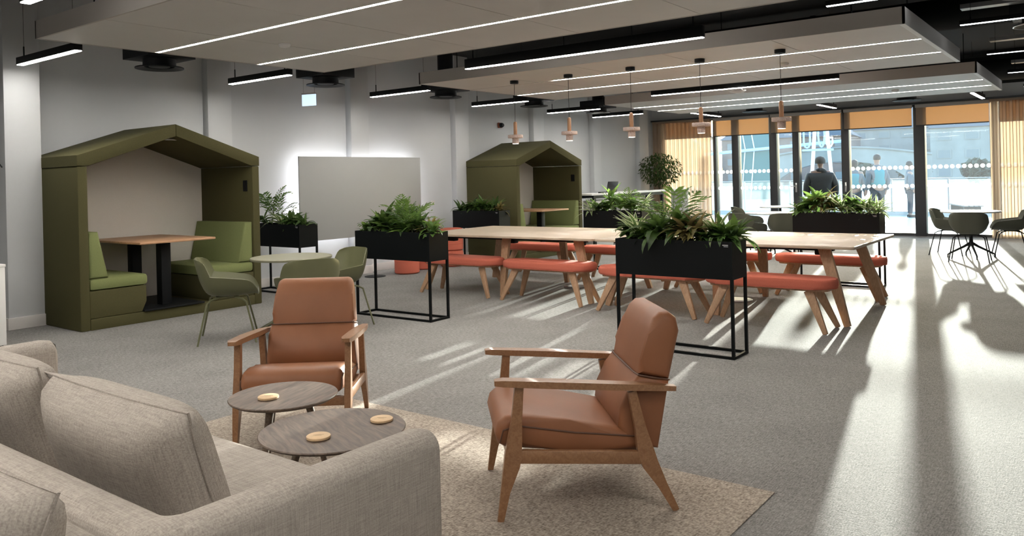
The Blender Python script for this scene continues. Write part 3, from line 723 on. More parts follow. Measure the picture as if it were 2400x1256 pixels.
def bench():
    t = thing('bench', '', 'bench'); L = 1.19; h = .46
    bm = new(); prism(bm, stadium(L, .37, 6, .15), h-.085, h, 'z', .028, 4); obj('seat_cushion', bm, 'coral', t)
    bm = new(); prism(bm, stadium(L-.10, .28, 4, .08), h-.105, h-.084, 'z'); obj('seat_board', bm, 'oak', t)
    for sx in (-1, 1):
        for sy in (-1, 1):
            bm = new(); bar(bm, (sx*.115, sy*(L/2-.21), h-.10), (sx*.195, sy*(L/2-.05), 0), .035, .085, .03, .042, Vector((1, 0, 0)), .006); obj('leg', bm, 'oak', t)
    return t
bp_ = bench()
spots = [(7.22, 2.53, 'near', 'right'), (7.33, 3.78, 'near', 'third'), (7.42, 5.13, 'near', 'second'), (7.44, 6.43, 'near', 'left'),
         (9.27, 2.56, 'far', 'right'), (9.29, 3.83, 'far', 'third'), (9.34, 5.30, 'far', 'second'), (9.40, 6.62, 'far', 'left')]
pos = {'right': 'rightmost', 'third': 'third from the left', 'second': 'second from the left', 'left': 'leftmost'}
for i, (x, y, s, p) in enumerate(spots):
    place(bp_, i == 0, (x, y, 0), 0, 'coral padded oak bench on the %s side of the long tables, %s' % (s, pos[p]), 'coral benches at the long tables')
for x, y, d in ((8.57, 5.51, 'under the left long table'), (8.49, 3.33, 'under the right long table'), (8.13, 8.76, 'near the wall below the whiteboard')):
    t = thing('floor_outlet', 'round metal floor power outlet ' + d, 'floor outlet', (x, y, 0), 0, 'floor outlets')
    bm = new(); lathe(bm, [(.155, .0), (.155, .008), (.14, .013), (.12, .013)], 32); obj('rim', bm, 'black' if x < 8.4 else 'galv', t)
    bm = new(); lathe(bm, [(.118, .010), (.118, .015)], 32); obj('lid', bm, 'galv' if x > 8.4 else 'blackm', t)

# ================================================================== POUFS
def pouf(loc, label, h=.36, r=.19):
    t = thing('pouf', label, 'pouf', loc, 0, 'coral poufs below the whiteboard')
    bm = new(); lathe(bm, [(r*.9, .004), (r, .02), (r, h-.03), (r*.94, h-.006), (r*.8, h)], 28); obj('body', bm, 'coral', t)
    bm = new(); tube(bm, [((r+.001)*math.cos(a*2*PI/28), (r+.001)*math.sin(a*2*PI/28), h*.55) for a in range(28)], .004, 6, True); obj('piping', bm, 'coral', t)
pouf((8.66, 8.62, 0), 'coral round pouf seen under the left planter box', .36)
pouf((9.22, 8.80, 0), 'coral round pouf half hidden behind a bench leg', .30)
pouf((9.74, 8.66, 0), 'lowest coral pouf of the stack before the far planter', .26)
pouf((9.74, 8.66, .261), 'middle coral pouf of the stack before the far planter', .20)
pouf((9.74, 8.66, .462), 'topmost coral pouf of the stack before the far planter', .16)

# ================================================================== SHELL CHAIRS AND ROUND TABLES
def cat_(keys, v):
    """smooth interpolation through (v, value...) keys"""
    n = len(keys)
    for i in range(n-1):
        if v <= keys[i+1][0] or i == n-2:
            k0, k1, k2, k3 = keys[max(i-1, 0)], keys[i], keys[i+1], keys[min(i+2, n-1)]
            t = (v-k1[0])/(k2[0]-k1[0]); out = []
            for c in range(1, len(k1)):
                a, b, d, e = k0[c], k1[c], k2[c], k3[c]
                out.append(.5*(2*b + (d-a)*t + (2*a-5*b+4*d-e)*t*t + (3*b-a-3*d+e)*t**3))
            return out
CK = [(0, .245, .405, .17, .03, 0), (.06, .235, .415, .205, .06, 0), (.20, .185, .415, .235, .135, -.01), (.42, .02, .402, .255, .178, .0), (.60, -.14, .425, .262, .172, .03), (.75, -.205, .53, .262, .085, .085), (.88, -.235, .645, .255, .02, .095), (.96, -.250, .715, .238, .0, .085), (1.0, -.258, .752, .195, -.012, .055)]
def shell_mesh(m):
    bm = new()
    def fn(u, v):
        x, z, w, up, fw = cat_(CK, v); a = -1+2*u; k = max(0, (abs(a)-.30)/.70)**2.0
        return (x*1.08 + fw*k, 1.15*w*(a*(1-.12*k) if abs(a) < 1 else a*.88), z + up*k)
    grid(bm, fn, 18, 28)
    bmesh.ops.recalc_face_normals(bm, faces=bm.faces[:])
    bmesh.ops.solidify(bm, geom=bm.faces[:], thickness=.009)
    me = mesh_of(bm, 'shell', True, 60); me.materials.append(M[m]); return me
def leg_set(t, m, r=.0085):
    bobj('seat_plate', -.10, .10, -.10, .10, .392, .405, m, t, .004)
    for sx in (-1, 1):
        for sy in (-1, 1):
            bm = new(); tube(bm, [(sx*.06, sy*.09, .40), (sx*.13, sy*.17, .385), (sx*.165, sy*.205, .36), (sx*.245, sy*.265, 0)], r, 8); obj('leg', bm, m, t)
def shell_chair(m, lm_):
    t = thing('shell_chair', '', 'chair'); obj('shell', shell_mesh(m), None, t); leg_set(t, lm_); return t
ch = shell_chair('shell', 'shell')
GCH = 'olive shell armchairs at the near round table'
for i, (x, y, a, d) in enumerate(((4.18, 6.46, -36, 'olive shell armchair with back to the near booth, legs in view'), (4.50, 5.74, 68, 'olive shell armchair seen from behind, just over the left armchair'), (5.17, 6.12, 172, 'olive shell armchair on the far right side of the small round table'))):
    place(ch, i == 0, (x, y, 0), R(a), d, GCH)
chd = shell_chair('shelldark', 'black')
GCR = 'dark shell armchairs by the windows'
cr_ = ((14.62, 2.14, -95, 'dark shell armchair left of the right-hand round table'), (13.66, 1.73, 3, 'dark shell armchair with its back to the camera at the right-hand table'), (14.74, 1.30, 100, 'dark shell armchair right of the right-hand round table'),
       (12.86, 4.86, -20, 'dark shell armchair before the middle round tables, left of the backlit planter'), (12.95, 4.28, 25, 'dark shell armchair half hidden by the left of the backlit planter'), (15.2, 5.75, -45, 'dark shell armchair at the rear middle table'), (15.6, 4.6, 75, 'dark shell armchair hidden behind the backlit planter'))
for i, (x, y, a, d) in enumerate(cr_): place(chd, i == 0, (x, y, 0), R(a), d, GCR)
def round_table(loc, r, label, mt, mb, rz=.4, h=.73):
    t = thing('round_table', label, 'table', loc, rz, 'small round tables')
    bm = new(); lathe(bm, [(r*.9, h-.024), (r-.004, h-.022), (r, h-.014), (r, h-.004), (r-.004, h)], 48); obj('table_top', bm, mt, t)
    bm = new(); tube(bm, [(0, 0, .20), (0, 0, .30), (0, 0, h-.03)], [.034, .026, .024], 16); obj('column', bm, mb, t)
    bm = new(); lathe(bm, [(.10, h-.032), (.10, h-.024)], 24); obj('top_plate', bm, mb, t)
    for k in range(4):
        a = k*PI/2; ca, sa = math.cos(a), math.sin(a)
        bm = new(); tube(bm, [(0, 0, .235), (ca*.10, sa*.10, .17), (ca*.30, sa*.30, .065), (ca*.33, sa*.33, .045), (ca*.33, sa*.33, .006)], [.024, .018, .013, .012, .010], 8); f = obj('foot_arm', bm, mb, t)
        bm = new(); lathe(bm, [(.018, 0), (.018, .007)], 12, (ca*.33, sa*.33, 0)); obj('glide', bm, 'black', f)
round_table((4.62, 6.10, 0), .37, 'small olive round table with three olive shell chairs', 'tabgrey', 'shell', .9)
round_table((14.28, 1.79, 0), .42, 'white round table on a black star base at the right', 'tabwhite', 'black', .35)
round_table((13.36, 4.62, 0), .42, 'white round table, nearer of the two behind the long table', 'tabwhite', 'black', .2)
round_table((15.9, 5.32, 0), .40, 'white round table, farther of the two by the glass doors', 'tabwhite', 'black', .5)

# ================================================================== LOUNGE ARMCHAIRS
def taper_y(bm, z0, z1, k0, k1):
    for v in bm.verts:
        t = min(1, max(0, (v.co.z-z0)/(z1-z0))); v.co.y *= k0+(k1-k0)*t
def armchair():
    t = thing('lounge_armchair', '', 'armchair'); Q = lambda s: s-.36
    def pz(name, pts, hw, m, bev, par, tp=None, seg=4):
        bm = new(); prism(bm, [(Q(a), b) for a, b in pts], -hw, hw, 'y', bev, seg)
        if tp: taper_y(bm, *tp)
        return obj(name, bm, m, par, ang=50)
    seat = pz('seat_cushion', [(.115, .238), (.40, .252), (.69, .282), (.722, .30), (.734, .34), (.722, .385), (.69, .412), (.62, .418), (.42, .385), (.18, .335), (.10, .30)], .262, 'leather', .035, t)
    for sy in (-1, 1):
        bm = new(); tube(bm, [(Q(.14), sy*.262, .305), (Q(.4), sy*.264, .335), (Q(.64), sy*.264, .375), (Q(.70), sy*.264, .36), (Q(.715), sy*.264, .31)], .0035, 6); obj('piping', bm, 'stitch', seat)
    low = pz('back_cushion', [(.045, .245), (.16, .26), (.215, .345), (.205, .42), (.165, .50), (.125, .555), (-.012, .53)], .262, 'leather', .022, t, (.25, .56, 1.0, .955))
    head = pz('headrest_cushion', [(-.014, .528), (.122, .556), (.108, .62), (.072, .72), (.045, .785), (.015, .812), (-.025, .812), (-.058, .785), (-.068, .73)], .25, 'leather', .034, t, (.53, .81, 1.0, .90))
    bm = new(); tube(bm, [(Q(-.012), .243, .53), (Q(.06), .25, .543), (Q(.122), .246, .556), (Q(.130), .2, .558), (Q(.130), -.2, .558), (Q(.122), -.246, .556), (Q(.06), -.25, .543), (Q(-.012), -.243, .53)], .004, 6); obj('seam', bm, 'stitch', low)
    for sy in (-1, 1):
        y = sy*.292
        bm = new(); path_bar(bm, [(Q(.722), y, 0), (Q(.70), y, .12), (Q(.672), y, .225), (Q(.664), y, .27), (Q(.648), y, .40), (Q(.634), y, .548)], [.024, .03, .034, .034, .032, .032], [.026, .038, .066, .070, .044, .036], Vector((0, 1, 0)), .007); lg = obj('front_leg', bm, 'armwood', t)
        bm = new(); path_bar(bm, [(Q(-.012), y, 0), (Q(.045), y, .11), (Q(.095), y, .20), (Q(.112), y, .25), (Q(.135), y, .36), (Q(.165), y, .505)], [.024, .03, .034, .034, .032, .032], [.026, .040, .068, .070, .044, .034], Vector((0, 1, 0)), .007); obj('rear_leg', bm, 'armwood', t)
        bm = new(); bar(bm, (Q(.685), y, .262), (Q(.10), y, .226), .030, .056, side=Vector((0, 1, 0)), bev=.008); obj('side_rail', bm, 'armwood', t)
        bm = new(); path_bar(bm, [(Q(.735), sy*.296, .566), (Q(.70), sy*.297, .566), (Q(.45), sy*.300, .548), (Q(.15), sy*.297, .524), (Q(-.02), sy*.292, .508)], [.040, .058, .068, .056, .034], [.020, .026, .028, .026, .020], Vector((0, 1, 0)), .008); obj('armrest', bm, 'armwood', t)
    bm = new(); bar(bm, (Q(.668), -.28, .235), (Q(.668), .28, .235), .028, .05, side=Vector((1, 0, 0)), bev=.006); obj('front_rail', bm, 'armwood', t)
    bm = new(); bar(bm, (Q(.10), -.28, .218), (Q(.10), .28, .218), .028, .045, side=Vector((1, 0, 0)), bev=.006); obj('rear_rail', bm, 'armwood', t)
    return t
ac = armchair()
place(ac, True, (2.874, 3.694, .0065), R(219.8), 'tan leather wooden armchair facing the camera behind the coffee tables', 'tan leather lounge armchairs')
place(ac, False, (2.985, 1.947, .0065), R(132.8), 'tan leather wooden armchair seen from the side, right foreground', 'tan leather lounge armchairs')

# ================================================================== COFFEE TABLES
def coffee_table(loc, r, h, label, rz):
    t = thing('coffee_table', label, 'coffee table', loc, rz, 'round dark oak coffee tables')
    bm = new(); lathe(bm, [(r*.93, h-.018), (r-.004, h-.010), (r, h-.004), (r-.003, h)], 56); obj('table_top', bm, 'darkoak', t)
    for k in range(3):
        a = k*2*PI/3; ca, sa = math.cos(a), math.sin(a)
        bm = new(); tube(bm, [(ca*r*.42, sa*r*.42, h-.018), (ca*r*.80, sa*r*.80, 0)], [.019, .011], 12); obj('leg', bm, 'darkoak', t)
    bm = new(); lathe(bm, [(r*.55, h-.026), (r*.55, h-.018)], 32); obj('under_plate', bm, 'blackm', t)
    return t
coffee_table((2.285, 3.10, .0065), .248, .4135, 'smaller dark oak round coffee table with one coaster, before the facing armchair', R(200))
coffee_table((2.115, 2.55, .0065), .295, .3935, 'larger dark oak round coffee table with two coasters beside the sofa arm', R(250))
def coaster(px, loc, label, rz):
    t = thing('coaster', label, 'coaster', loc, rz, 'pale wooden coasters')
    bm = new(); lathe(bm, [(.044, 0), (.047, .002), (.047, .010), (.044, .012)], 32); obj('disc', bm, 'cork', t)
    bobj('printed_word', -.020, .020, -.006, -.002, .0120, .0123, 'mark', t); bobj('printed_word', -.012, .012, .003, .006, .0120, .0123, 'mark', t)
coaster(0, (2.205, 3.105, .4205), 'pale round wooden coaster on the smaller coffee table', 2.3)
coaster(0, (2.30, 2.46, .4005), 'pale round wooden coaster on the far side of the larger coffee table', 2.2)
coaster(0, (2.005, 2.505, .4005), 'pale round wooden coaster on the near side of the larger coffee table', 2.4)

# ================================================================== SOFAS
def sofa(loc, rz, L, label, flip=False):
    """u-shaped padded shell (arms and back), seat base and cushions; back at local x=0, faces +x, runs along +y from 0 to L"""
    t = thing('sofa', label, 'sofa', loc, rz, 'grey linen sofas standing back to back'); D = .93; th = .135; z0, z1 = .12, .645
    rc = .085
    def corner(cx, cy_, a0, a1, r, n=7): return [Vector((cx+r*math.cos(R(a0+(a1-a0)*i/n)), cy_+r*math.sin(R(a0+(a1-a0)*i/n)), 0)) for i in range(n+1)]
    h = th/2; rr = rc + h
    path = [Vector((D, h, 0)), Vector((D-.02, h, 0)), Vector((D-.06, h, 0)), Vector((D*.6, h, 0))] + corner(rr, rr, 270, 180, rc) + [Vector((h, L*.33, 0)), Vector((h, L*.66, 0))] + corner(rr, L-rr, 180, 90, rc) + [Vector((D*.6, L-h, 0)), Vector((D-.06, L-h, 0)), Vector((D-.02, L-h, 0)), Vector((D, L-h, 0))]
    k = len(path); rs = []
    for i, p in enumerate(path):
        d = (path[min(i+1, k-1)]-path[max(i-1, 0)]).normalized(); s = Vector((-d.y, d.x, 0))
        e = min(i, k-1-i); sh = {0: .030, 1: .008}.get(e, 0.)
        hw, r = h-sh, .055; ring = []
        zt, zb = z1-sh, z0+sh*.4
        for cx, cz, a0 in ((hw-r, zt-r, 0), (-hw+r, zt-r, 90)):
            for q in range(7):
                a = R(a0+90*q/6); ring.append((cx+r*math.cos(a), cz+r*math.sin(a)))
        ring += [(-hw, zb+.02), (-hw+.02, zb), (hw-.02, zb), (hw, zb+.02)]
        rs.append([p + s*a + Vector((0, 0, b)) for a, b in ring])
    bm = new(); rings(bm, rs); obj('back_and_arms', bm, 'linen', t, ang=60)
    bobj('seat_base', th+.002, D-.02, th+.002, L-th-.002, .13, .27, 'linen', t, .02)
    n = 2; w = (L-2*th-.01)/n
    for i in range(n): bobj('seat_cushion', th+.01, D+.0, th+.004+i*w, th+i*w+w-.002, .272, .425, 'linen', t, .05, ang=60)
    for x in (.10, D-.10):
        for y in (.12, L-.12):
            bm = new(); lathe(bm, [(.014, 0), (.022, .12)], 14, (x, y, 0)); obj('leg', bm, 'darkoak', t)
    return t
sofa((.845, 1.62, .0065), 0, 2.72, 'grey linen sofa facing the coffee tables')
sofa((.84, 4.30, .0065), R(180), 3.05, 'grey linen sofa back to back with it, cut by the bottom left corner')
def cushion(loc, rot, w, h, th, label):
    t = thing('cushion', label, 'cushion', loc, 0, 'grey linen scatter cushions')
    t.rotation_euler = rot
    bm = new(); pillow(bm, w, h, th); obj('cover', bm, 'linen', t, ang=180)
    pts = [(-w/2, -h/2), (w/2, -h/2), (w/2, h/2), (-w/2, h/2)]; path = []
    for i in range(4):
        a, b = pts[i], pts[(i+1) % 4]
        for q in range(8):
            s = q/8; x = a[0]+(b[0]-a[0])*s; z = a[1]+(b[1]-a[1])*s
            u, v = x/(w/2), z/(h/2)
            path.append((x*(1-.055*(1-v*v)*abs(u)**3), 0, z*(1-.055*(1-u*u)*abs(v)**3)))
    bm = new(); tube(bm, path, .0035, 6, True); obj('seam_piping', bm, 'linen', t)
cushion((1.175, 2.33, .615), (R(-17), 0, R(90)), .84, .42, .23, 'large grey linen cushion leaning on the sofa back')
cushion((1.165, 3.20, .625), (R(-17), 0, R(90)), .84, .42, .23, 'grey linen cushion beside the large one, cut by the left edge')
cushion((.585, 1.98, .64), (R(18), 0, R(90)), .84, .42, .23, 'grey linen cushion in the bottom left corner')

# ================================================================== COUNTER, LAPTOP, TREE
t = thing('high_counter', 'high white counter with black frame beside the far booth', 'counter', (15.2, 8.18, 0))
bobj('counter_top', -2.2, 2.2, -.23, .23, 1.045, 1.08, 'white', t, .004)
for a, b, c_, d_ in ((-2.1, .9, -.21, -.17), (-2.1, .9, .17, .21)): bobj('frame_rail', a, b, c_, d_, .985, 1.045, 'black', t)
for x in (-2.05, -.6, .85): 
    for y in (-.19, .19): bobj('leg', x-.025, x+.025, y-.025, y+.025, 0, .985, 'black', t)
bobj('end_panel', 2.12, 2.16, -.21, .21, 0, 1.045, 'white', t)
for k, x in enumerate((-1.6, -.3)):
    s = thing('storage_cabinet', ('left' if k == 0 else 'right') + ' white low cabinet under the high counter', 'cabinet', (15.2+x, 8.17, 0), 0, 'cabinets under the counter')
    bobj('body', -.34, .34, -.12, .14, 0, .94, 'white', s, .004); dr = bobj('door', -.33, .33, -.138, -.12, .03, .93, 'trim', s, .003); bobj('handle', .24, .26, -.155, -.138, .5, .66, 'chrome', dr)
t = thing('laptop', 'open dark laptop on the high counter', 'laptop', (14.10, 8.15, 1.0805), R(-10))
bobj('keyboard_base', -.16, .16, -.0, .22, 0, .016, 'screen', t, .004)
bobj('screen_lid', -.16, .16, -.006, .006, 0, .215, 'screen', t, .004, loc=(0, .0, .014), rot=(R(14), 0, 0))
tag(bobj('power_module', 13.55, 13.69, 8.08, 8.14, 1.0805, 1.10, 'black', None, .004), 'small black power module on the counter left of the laptop', 'power module')
t = thing('potted_tree', 'bushy dark indoor tree in front of the left curtain', 'tree', (17.45, 8.72, 0))
bm = new(); lathe(bm, [(.17, 0), (.21, .02), (.23, .50), (.21, .50), (.20, .46)], 28); obj('pot', bm, 'white', t)
bm = new(); lathe(bm, [(.20, .44), (.20, .46)], 24); obj('soil', bm, 'soil', t)
bm = new(); tube(bm, [(0, 0, .44), (.02, .01, .8), (-.02, .02, 1.1), (.01, 0, 1.4), (0, 0, 1.7)], [.03, .026, .024, .02, .01], 8)
rnd = random.Random(4)
for k in range(10):
    a = k*2.4; tube(bm, [(0, 0, 1.05+.06*k), (.2*math.cos(a), .2*math.sin(a), 1.25+.055*k), (.36*math.cos(a), .36*math.sin(a), 1.32+.05*k)], [.012, .007, .003], 6)
obj('trunk', bm, 'bark', t)
bm = new()
for k in range(1500):
    while True:
        p = Vector((rnd.uniform(-1, 1), rnd.uniform(-1, 1), rnd.uniform(-1, 1)))
        if .25 < p.length < 1: break
    p = Vector((p.x*.50, p.y*.50, p.z*.42)) + Vector((0, 0, 1.56))
    d = Vector((p.x*1.2+rnd.uniform(-.3, .3), p.y*1.2+rnd.uniform(-.3, .3), rnd.uniform(-.9, .1))).normalized(); s = d.cross(Vector((rnd.uniform(-.5, .5), rnd.uniform(-.5, .5), 1))).normalized(); l = rnd.uniform(.06, .10); w = l*.22
    bm.faces.new([bm.verts.new(q) for q in (p, p+d*l*.45+s*w, p+d*l, p+d*l*.45-s*w)])
o = obj('foliage', bm, 'leafA', t, smooth=False); o['kind'] = 'stuff'

# ================================================================== OUTSIDE: TERRACE AND PEOPLE
struct(bobj('terrace_floor', WX+.25, 27.2, -20, 26, -.25, -.03, 'pave'))
struct(bobj('terrace_kerb', 27.2, 27.5, -20, 26, -.25, .10, 'pave'))
struct(bobj('quay_ground', 27.5, 400, -250, 300, -.8, -.6, 'quay'))
t = thing('glass_balustrade', 'glass balustrade with a thin rail along the terrace edge', 'balustrade', (27.35, 0, .10))
for k in range(12):
    y = -4 + k*1.6
    bobj('glass_panel', -.008, .008, y+.03, y+1.57, .02, .98, 'bglass', t)
    bobj('post', -.02, .02, y-.02, y+.02, 0, 1.0, 'galv', t)
bobj('handrail', -.025, .025, -4, 15.2, 1.0, 1.03, 'galv', t, .006)
def skin_obj(name, pts, edges, m, parent, sub=2):
    me = bpy.data.meshes.new(name); me.from_pydata([p[:3] for p in pts], edges, []); o = bpy.data.objects.new(name, me); C.objects.link(o); o.parent = parent
    md = o.modifiers.new('skin', 'SKIN'); md.use_smooth_shade = True
    if not me.skin_vertices: pass
    sv = me.skin_vertices[0].data
    for i, p in enumerate(pts): sv[i].radius = (p[3], p[4] if len(p) > 4 else p[3]); sv[i].use_root = (i == 0)
    s = o.modifiers.new('sub', 'SUBSURF'); s.levels = sub; s.render_levels = sub
    me.materials.append(M[m]); return o
def person(loc, rz, h, label, top, trouser, headwear, coat_len, vest=None, bulk=1.):
    """standing figure facing +x"""
    t = thing('person', label, 'person', loc, rz, 'people on the terrace'); k = h/1.76
    P = [(0, 0, .95, .13, .15), (0, 0, 1.15, .115, .14), (-.01, 0, 1.35, .12, .165), (0, 0, 1.46, .07, .10), (.01, 0, 1.53, .052), (.015, 0, 1.60, .075, .07), (.015, 0, 1.68, .082, .075), (.01, 0, 1.74, .05, .05)]
    E_ = [(i, i+1) for i in range(7)]
    def limb(a, pts):
        for p in pts:
            P.append(p); E_.append((a, len(P)-1)); a = len(P)-1
    for s in (-1, 1):
        limb(2, [(0, s*.18, 1.40, .06), (-.02, s*.25, 1.14, .045), (.06, s*.255, .90, .034), (.09, s*.25, .82, .035), (.11, s*.25, .74, .018)])
        limb(0, [(0, s*.09, .86, .085), (.01, s*.10, .48, .058), (-.01, s*.10, .10, .042), (.03, s*.10, .045, .04), (.15, s*.105, .03, .03)])
    P = [tuple(v*k for v in p) for p in P]
    skin_obj('body', P, E_, 'skin', t)
    b = bulk
    Q = [(0, 0, coat_len, .15*b, .185*b), (0, 0, 1.06, .155*b, .195*b), (-.01, 0, 1.28, .15*b, .185*b), (-.01, 0, 1.41, .115*b, .125*b), (0, 0, 1.52, .10*b, .095*b)]
    Eq = [(i, i+1) for i in range(4)]
    for s in (-1, 1):
        a = 2
        for p in ((-.01, s*.19*b, 1.32, .085*b), (-.03, s*.255*b, 1.10, .072*b), (.05, s*.265*b, .86, .058*b)):
            Q.append(p); Eq.append((a, len(Q)-1)); a = len(Q)-1
    Q = [tuple(v*k for v in p) for p in Q]
    skin_obj('jacket', Q, Eq, top, t)
    T = [(0, 0, .96, .13, .16)]; Et = []
    for s in (-1, 1):
        a = 0
        for p in ((0, s*.09, .85, .098), (.01, s*.10, .48, .072), (-.01, s*.10, .10, .060)):
            T.append(p); Et.append((a, len(T)-1)); a = len(T)-1
    skin_obj('trousers', [tuple(v*k for v in p) for p in T], Et, trouser, t)
    for s in (-1, 1): bobj('shoe', -.08*k, .19*k, (s*.105-.045)*k, (s*.105+.045)*k, 0, .085*k, 'blackm', t, .025)
    if headwear == 'cap':
        bm = new(); lathe(bm, [(.112, -.045), (.120, .0), (.115, .05), (.085, .10), (.03, .125)], 20); obj('flat_cap', bm, 'cap', t, (.012*k, 0, 1.655*k)) 
    else:
        bm = new(); lathe(bm, [(.06, -.10 if headwear == 'long' else -.01), (.092, .0), (.097, .05), (.085, .10), (.05, .135), (.01, .145)], 20); obj('hair', bm, 'hair', t, (-.004*k, 0, 1.635*k))
    if vest:
        V = [(0, 0, .93, .172*b, .21*b), (0, 0, 1.12, .17*b, .215*b), (-.01, 0, 1.30, .172*b, .228*b), (0, 0, 1.43, .13*b, .17*b)]
        skin_obj('vest', [tuple(v*k for v in p) for p in V], [(0, 1), (1, 2), (2, 3)], vest, t)
    return t
person((18.95, 5.39, -.03), R(25), 1.77, 'person in a bulky black coat and grey cap, back turned, outside the doors', 'coat', 'jeans', 'cap', .74, None, 1.22)
person((22.5, 4.95, -.03), R(40), 1.85, 'person with short dark hair in a teal vest, back turned on the terrace', 'greyj', 'jeans', 'short', .92, 'teal', 1.0)
person((23.0, 5.64, -.03), R(10), 1.72, 'person with long dark hair in a teal vest beside the door post', 'greyj', 'jeans', 'long', .92, 'teal', .98)
person((26.2, 4.86, -.03), R(-70), 1.67, 'person in a grey jacket half hidden by the wide window post', 'greyj', 'jeans', 'short', .9, None, 1.0)
# patio furniture seen through the glass
for k, (x, y) in enumerate(((22.4, 5.6), (24.6, 3.2))):
    t = thing('terrace_bench', 'low pale bench on the terrace, ' + ('left' if k == 0 else 'right') + ' one', 'bench', (x, y, -.03), R(20), 'terrace benches')
    for j in range(4): bobj('slat', -.9, .9, -.22+j*.115, -.22+j*.115+.09, .42, .45, 'stone', t)
    for xx in (-.75, .7): bobj('leg', xx, xx+.06, -.2, .2, 0, .42, 'frame', t)

# ================================================================== OUTSIDE: THE TOWN
def building(x, y, w, d, h, rz, wall, label, rows, cols, roof='hip', base=-.6):
    t = thing('building', label, 'building', (x, y, base), rz, 'buildings across the water')
    bobj('wall', 0, d, -w/2, w/2, 0, h, wall, t)
    if roof == 'hip':
        bm = new(); rings(bm, [[(-.4, -w/2-.4, h), (d+.4, -w/2-.4, h), (d+.4, w/2+.4, h), (-.4, w/2+.4, h)], [(d*.45, -w/2+d*.3, h+d*.28), (d*.55, -w/2+d*.3, h+d*.28), (d*.55, w/2-d*.3, h+d*.28), (d*.45, w/2-d*.3, h+d*.28)]]); obj('roof', bm, 'slate', t, smooth=False)
    fh = h/rows; cw = w/cols
    for r in range(rows):
        for c in range(cols):
            yy = -w/2+cw*(c+.5); zz = fh*(r+.3)
            f = bobj('window', -.08, .05, yy-cw*.26, yy+cw*.26, zz, zz+fh*.5, wall, t)
            bobj('pane', -.10, -.08, yy-cw*.21, yy+cw*.21, zz+fh*.04, zz+fh*.46, 'pane', f)
    return t
building(120, 71, 34, 14, 8.6, R(12), 'stone', 'pale stone terrace far left behind the teal structure', 3, 9)
building(128, 42, 20, 14, 7.6, R(8), 'brick', 'brick terrace seen above the black-coated person', 3, 6)
building(150, 28, 26, 16, 9.2, R(5), 'stone', 'grey stone block behind the teal-vested people', 4, 7)
building(135, 9, 26, 14, 8.2, R(2), 'stone', 'stone block seen in the widest right pane', 3, 7)
building(96, 47, 9, 8, 5.2, R(15), 'brick', 'small brick house with shutters behind the sign', 2, 3)
# arched bridge
t = thing('bridge', 'stone arch bridge behind the teal-vested person', 'bridge', (92, 24, -.6), R(12))
n = 14; top = [(-9+18*i/n, 3.6+1.0*math.sin(PI*i/n)) for i in range(n+1)]; arc = [(7.0*math.cos(PI*i/n), .1+3.0*math.sin(PI*i/n)) for i in range(n+1)]
poly = [(-9, 0)] + top + [(9, 0)] + arc
bm = new(); prism(bm, poly, 0, 3, 'x'); obj('arch', bm, 'stone', t, smooth=False)
bm = new(); tube(bm, [(-.1, a, b+.05) for a, b in top], .12, 6); obj('parapet', bm, 'stone', t)
# teal angled structure with white edge lines
t = thing('teal_pavilion', 'tall teal clad pavilion with white edge lines seen through the left doors', 'building', (60, 22.1, -.6), R(20))
bm = new(); rings(bm, [[(0, -1.45, 0), (4, -1.45, 0), (4, 1.5, 0), (0, 1.5, 0)], [(-.5, -1.5, 3.9), (4, -1.5, 3.9), (4, 1.35, 3.9), (-.5, 1.35, 3.9)], [(.4, -1.3, 5.8), (4, -1.3, 5.8), (4, 1.3, 5.8), (.4, 1.3, 5.8)]]); obj('cladding', bm, 'tealb', t, smooth=False)
for yy in (-.12, .55):
    bm = new(); tube(bm, [(-.05, yy+.35, 0), (-.55, yy, 3.9), (.36, yy+.3, 5.8)], .045, 6); obj('edge_line', bm, 'white', t)
bm = new(); tube(bm, [(-.75, -6.5, 4.25), (-.75, 3.6, 3.55)], .12, 8); obj('pipe_rail', bm, 'paleblue', t)
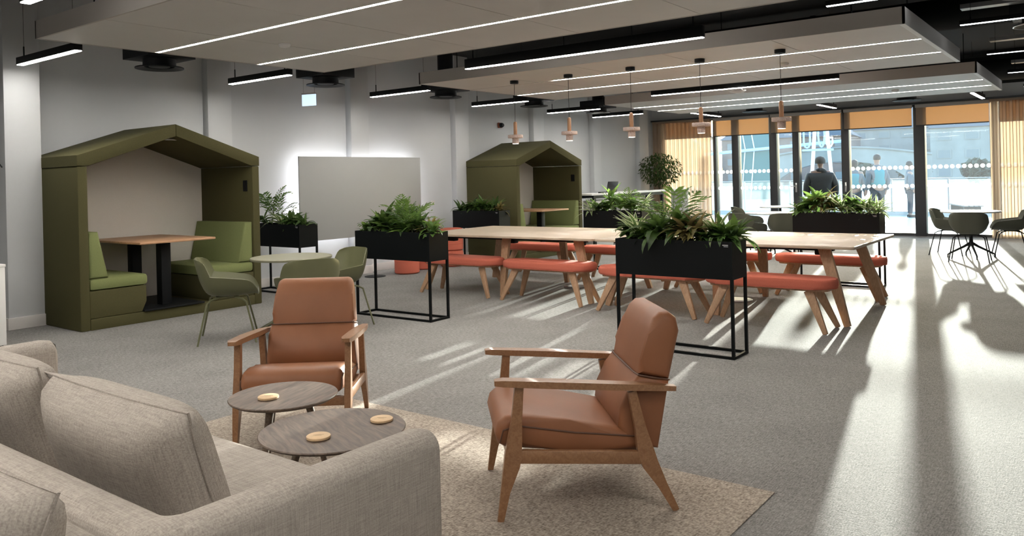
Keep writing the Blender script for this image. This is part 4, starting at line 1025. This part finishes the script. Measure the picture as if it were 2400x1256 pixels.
# white quayside sign: pole with cut-off letter shapes under the blind
t = thing('quay_sign', 'white mast sign with pale blue letters above the black-coated person', 'sign', (42, 12.05, -.6), R(16))
bm = new(); tube(bm, [(0, .45, 0), (0, .05, 5.2)], .09, 12); obj('mast', bm, 'white', t); bm = new(); tube(bm, [(.0, -.75, 0), (0, -.38, 5.2)], .09, 12); obj('mast', bm, 'white', t)
def letter(kind, y, m):
    bm = new(); w = .15; r = .045
    if kind == 'U': tube(bm, [(0, y+w, 4.5), (0, y+w, 3.45), (0, y+w*.6, 3.3), (0, y, 3.25), (0, y-w*.6, 3.3), (0, y-w, 3.45), (0, y-w, 4.5)], r, 8)
    if kind == 'O': tube(bm, [(0, y+w*math.cos(a*2*PI/20), 3.9+.62*math.sin(a*2*PI/20)) for a in range(20)], r, 8, True)
    if kind == 'G': tube(bm, [(0, y, 3.75), (0, y-w, 3.75), (0, y-w, 3.45), (0, y-w*.5, 3.3), (0, y+w*.5, 3.3), (0, y+w, 3.45), (0, y+w, 4.4)], r, 8)
    if kind == 'I': tube(bm, [(0, y, 3.25), (0, y, 4.5)], .06, 8)
    obj('letter', bm, m, t)
letter('U', .52, 'paleblue'); letter('I', .16, 'white'); letter('O', -.18, 'paleblue'); letter('G', -.56, 'white')
bobj('letter_rail', -.1, .1, -.75, .75, 3.08, 3.18, 'paleblue', t)
# trees on the bank
for k, (x, y, r, d) in enumerate(((105, 19, 2.0, 'left of the right-hand stone block'), (110, 13.0, 1.7, 'in the middle of the widest pane'), (104, 9.5, 1.9, 'at the right of the widest pane'), (108, 26, 1.8, 'behind the bridge'), (98, 58, 3.0, 'behind the teal pavilion'))):
    t = thing('bank_tree', 'hazy dark tree on the far bank ' + d, 'tree', (x, y, -.6), k, 'trees on the far bank'); rnd = random.Random(k)
    bm = new(); tube(bm, [(0, 0, 0), (.1, 0, r*.8)], [.25, .15], 8); obj('trunk', bm, 'bark', t)
    bm = new()
    for j in range(420):
        p = Vector((rnd.gauss(0, 1), rnd.gauss(0, 1), rnd.gauss(0, 1))); p = p.normalized()*rnd.uniform(.55, 1.05); p = Vector((p.x*r*.8, p.y*r*.8, p.z*r*.6+r*1.05)); a = Vector((rnd.gauss(0, 1), rnd.gauss(0, 1), rnd.gauss(0, 1))).normalized()*.5; b = a.cross(Vector((rnd.random(), rnd.random(), 1))).normalized()*.4
        bm.faces.new([bm.verts.new(q) for q in (p-a-b, p+a-b, p+a+b, p-a+b)])
    o = obj('crown', bm, 'tree', t, smooth=False); o['kind'] = 'stuff'
